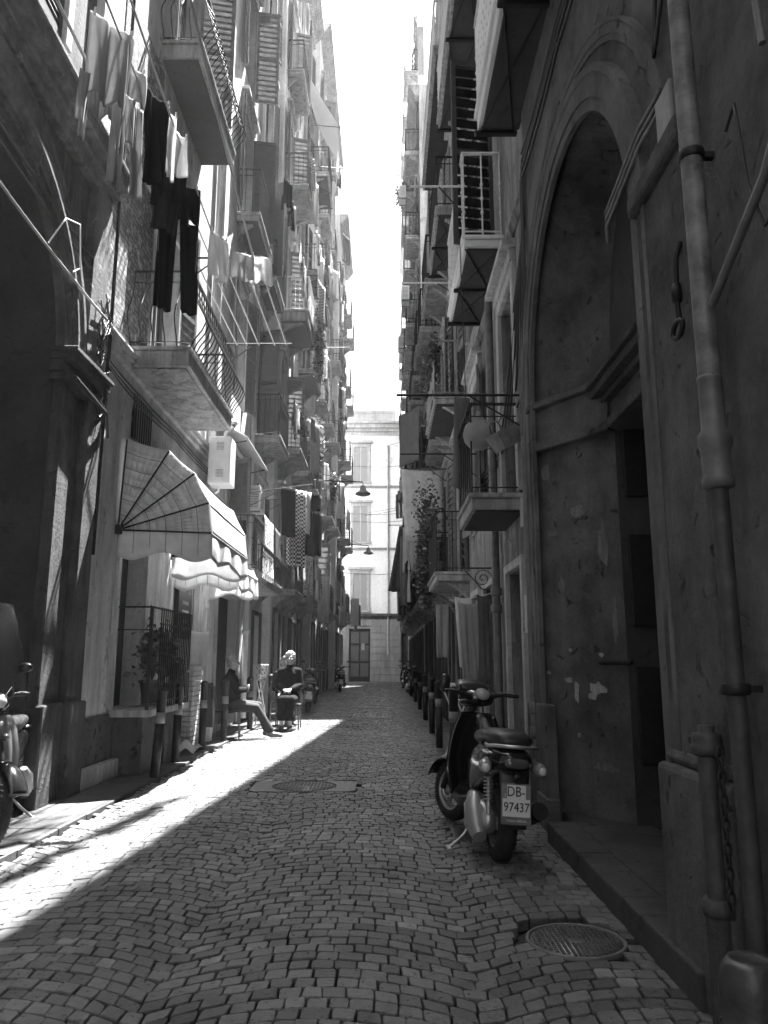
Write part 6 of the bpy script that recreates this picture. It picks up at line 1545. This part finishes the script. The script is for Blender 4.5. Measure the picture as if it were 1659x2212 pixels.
for (x_, y_, a), lb in zip([(-2.15, 22.6, 10), (-1.82, 32.6, 5), (1.02, 30.2, -6), (.98, 33.0, 185), (1.0, 36.0, 4)], ['dark scooter half hidden behind the nearest far-left scooter', 'lone dark scooter far down the left side near the end house', 'nearest dark scooter far down the right side', 'middle dark scooter far down the right side', 'last dark scooter on the right before the crossing']):
    o = dup(sc0, (x_, y_, 0), R(a), lb, 'scooters parked in the far half of the alley'); o.rotation_euler = (0, R(4), R(a))
# ------------------------------------------------------------------ light
EL, AZ = R(66.3), R(20)
wd = bpy.data.worlds.new('World'); S.world = wd; wd.use_nodes = True
nt = wd.node_tree; bg = nt.nodes['Background']
sky = nt.nodes.new('ShaderNodeTexSky'); sky.sky_type = 'NISHITA'; sky.sun_disc = False; sky.sun_elevation = EL; sky.sun_rotation = AZ
sky.dust_density = 3.0; sky.air_density = 1.2
bw = nt.nodes.new('ShaderNodeRGBToBW'); nt.links.new(sky.outputs[0], bw.inputs[0]); nt.links.new(bw.outputs[0], bg.inputs[0])
bg.inputs['Strength'].default_value = SKY
sd = bpy.data.lights.new('sun', 'SUN'); sd.energy = 5.0; sd.angle = R(.53); so_ = bpy.data.objects.new('sun', sd); COL.objects.link(so_)
so_.location = (4, 20, 40)
dirn = V((sin(AZ) * cos(EL), cos(AZ) * cos(EL), sin(EL)))
so_.rotation_euler = dirn.to_track_quat('Z', 'Y').to_euler()
S.view_settings.view_transform = 'Standard'; S.view_settings.look = 'None'; S.view_settings.exposure = EXPO; S.view_settings.gamma = 1
S.render.engine = 'CYCLES'
S.cycles.use_denoising = True
try: S.cycles.denoiser = 'OPENIMAGEDENOISE'
except Exception: pass
S.cycles.max_bounces = 8; S.cycles.diffuse_bounces = 5; S.cycles.transparent_max_bounces = 12
S.cycles.sample_clamp_indirect = 6
S.cycles.caustics_reflective = False; S.cycles.caustics_refractive = False
S.cycles.volume_bounces = 1; S.cycles.volume_step_rate = 4

# the air of the street: backlit haze that fades the far end
hz = MB(); hz.box((-12, -6, -1.5), (12, 60, 36)); ho = hz.build('haze', []); tag(ho, kind='stuff')
hm = bpy.data.materials.new('haze'); hm.use_nodes = True; ho.data.materials.append(hm)
t_ = hm.node_tree; t_.nodes.clear(); o_ = t_.nodes.new('ShaderNodeOutputMaterial'); v_ = t_.nodes.new('ShaderNodeVolumePrincipled')
v_.inputs['Color'].default_value = (.95, .95, .95, 1); v_.inputs['Density'].default_value = HAZE; v_.inputs['Anisotropy'].default_value = .3
t_.links.new(v_.outputs[0], o_.inputs['Volume'])
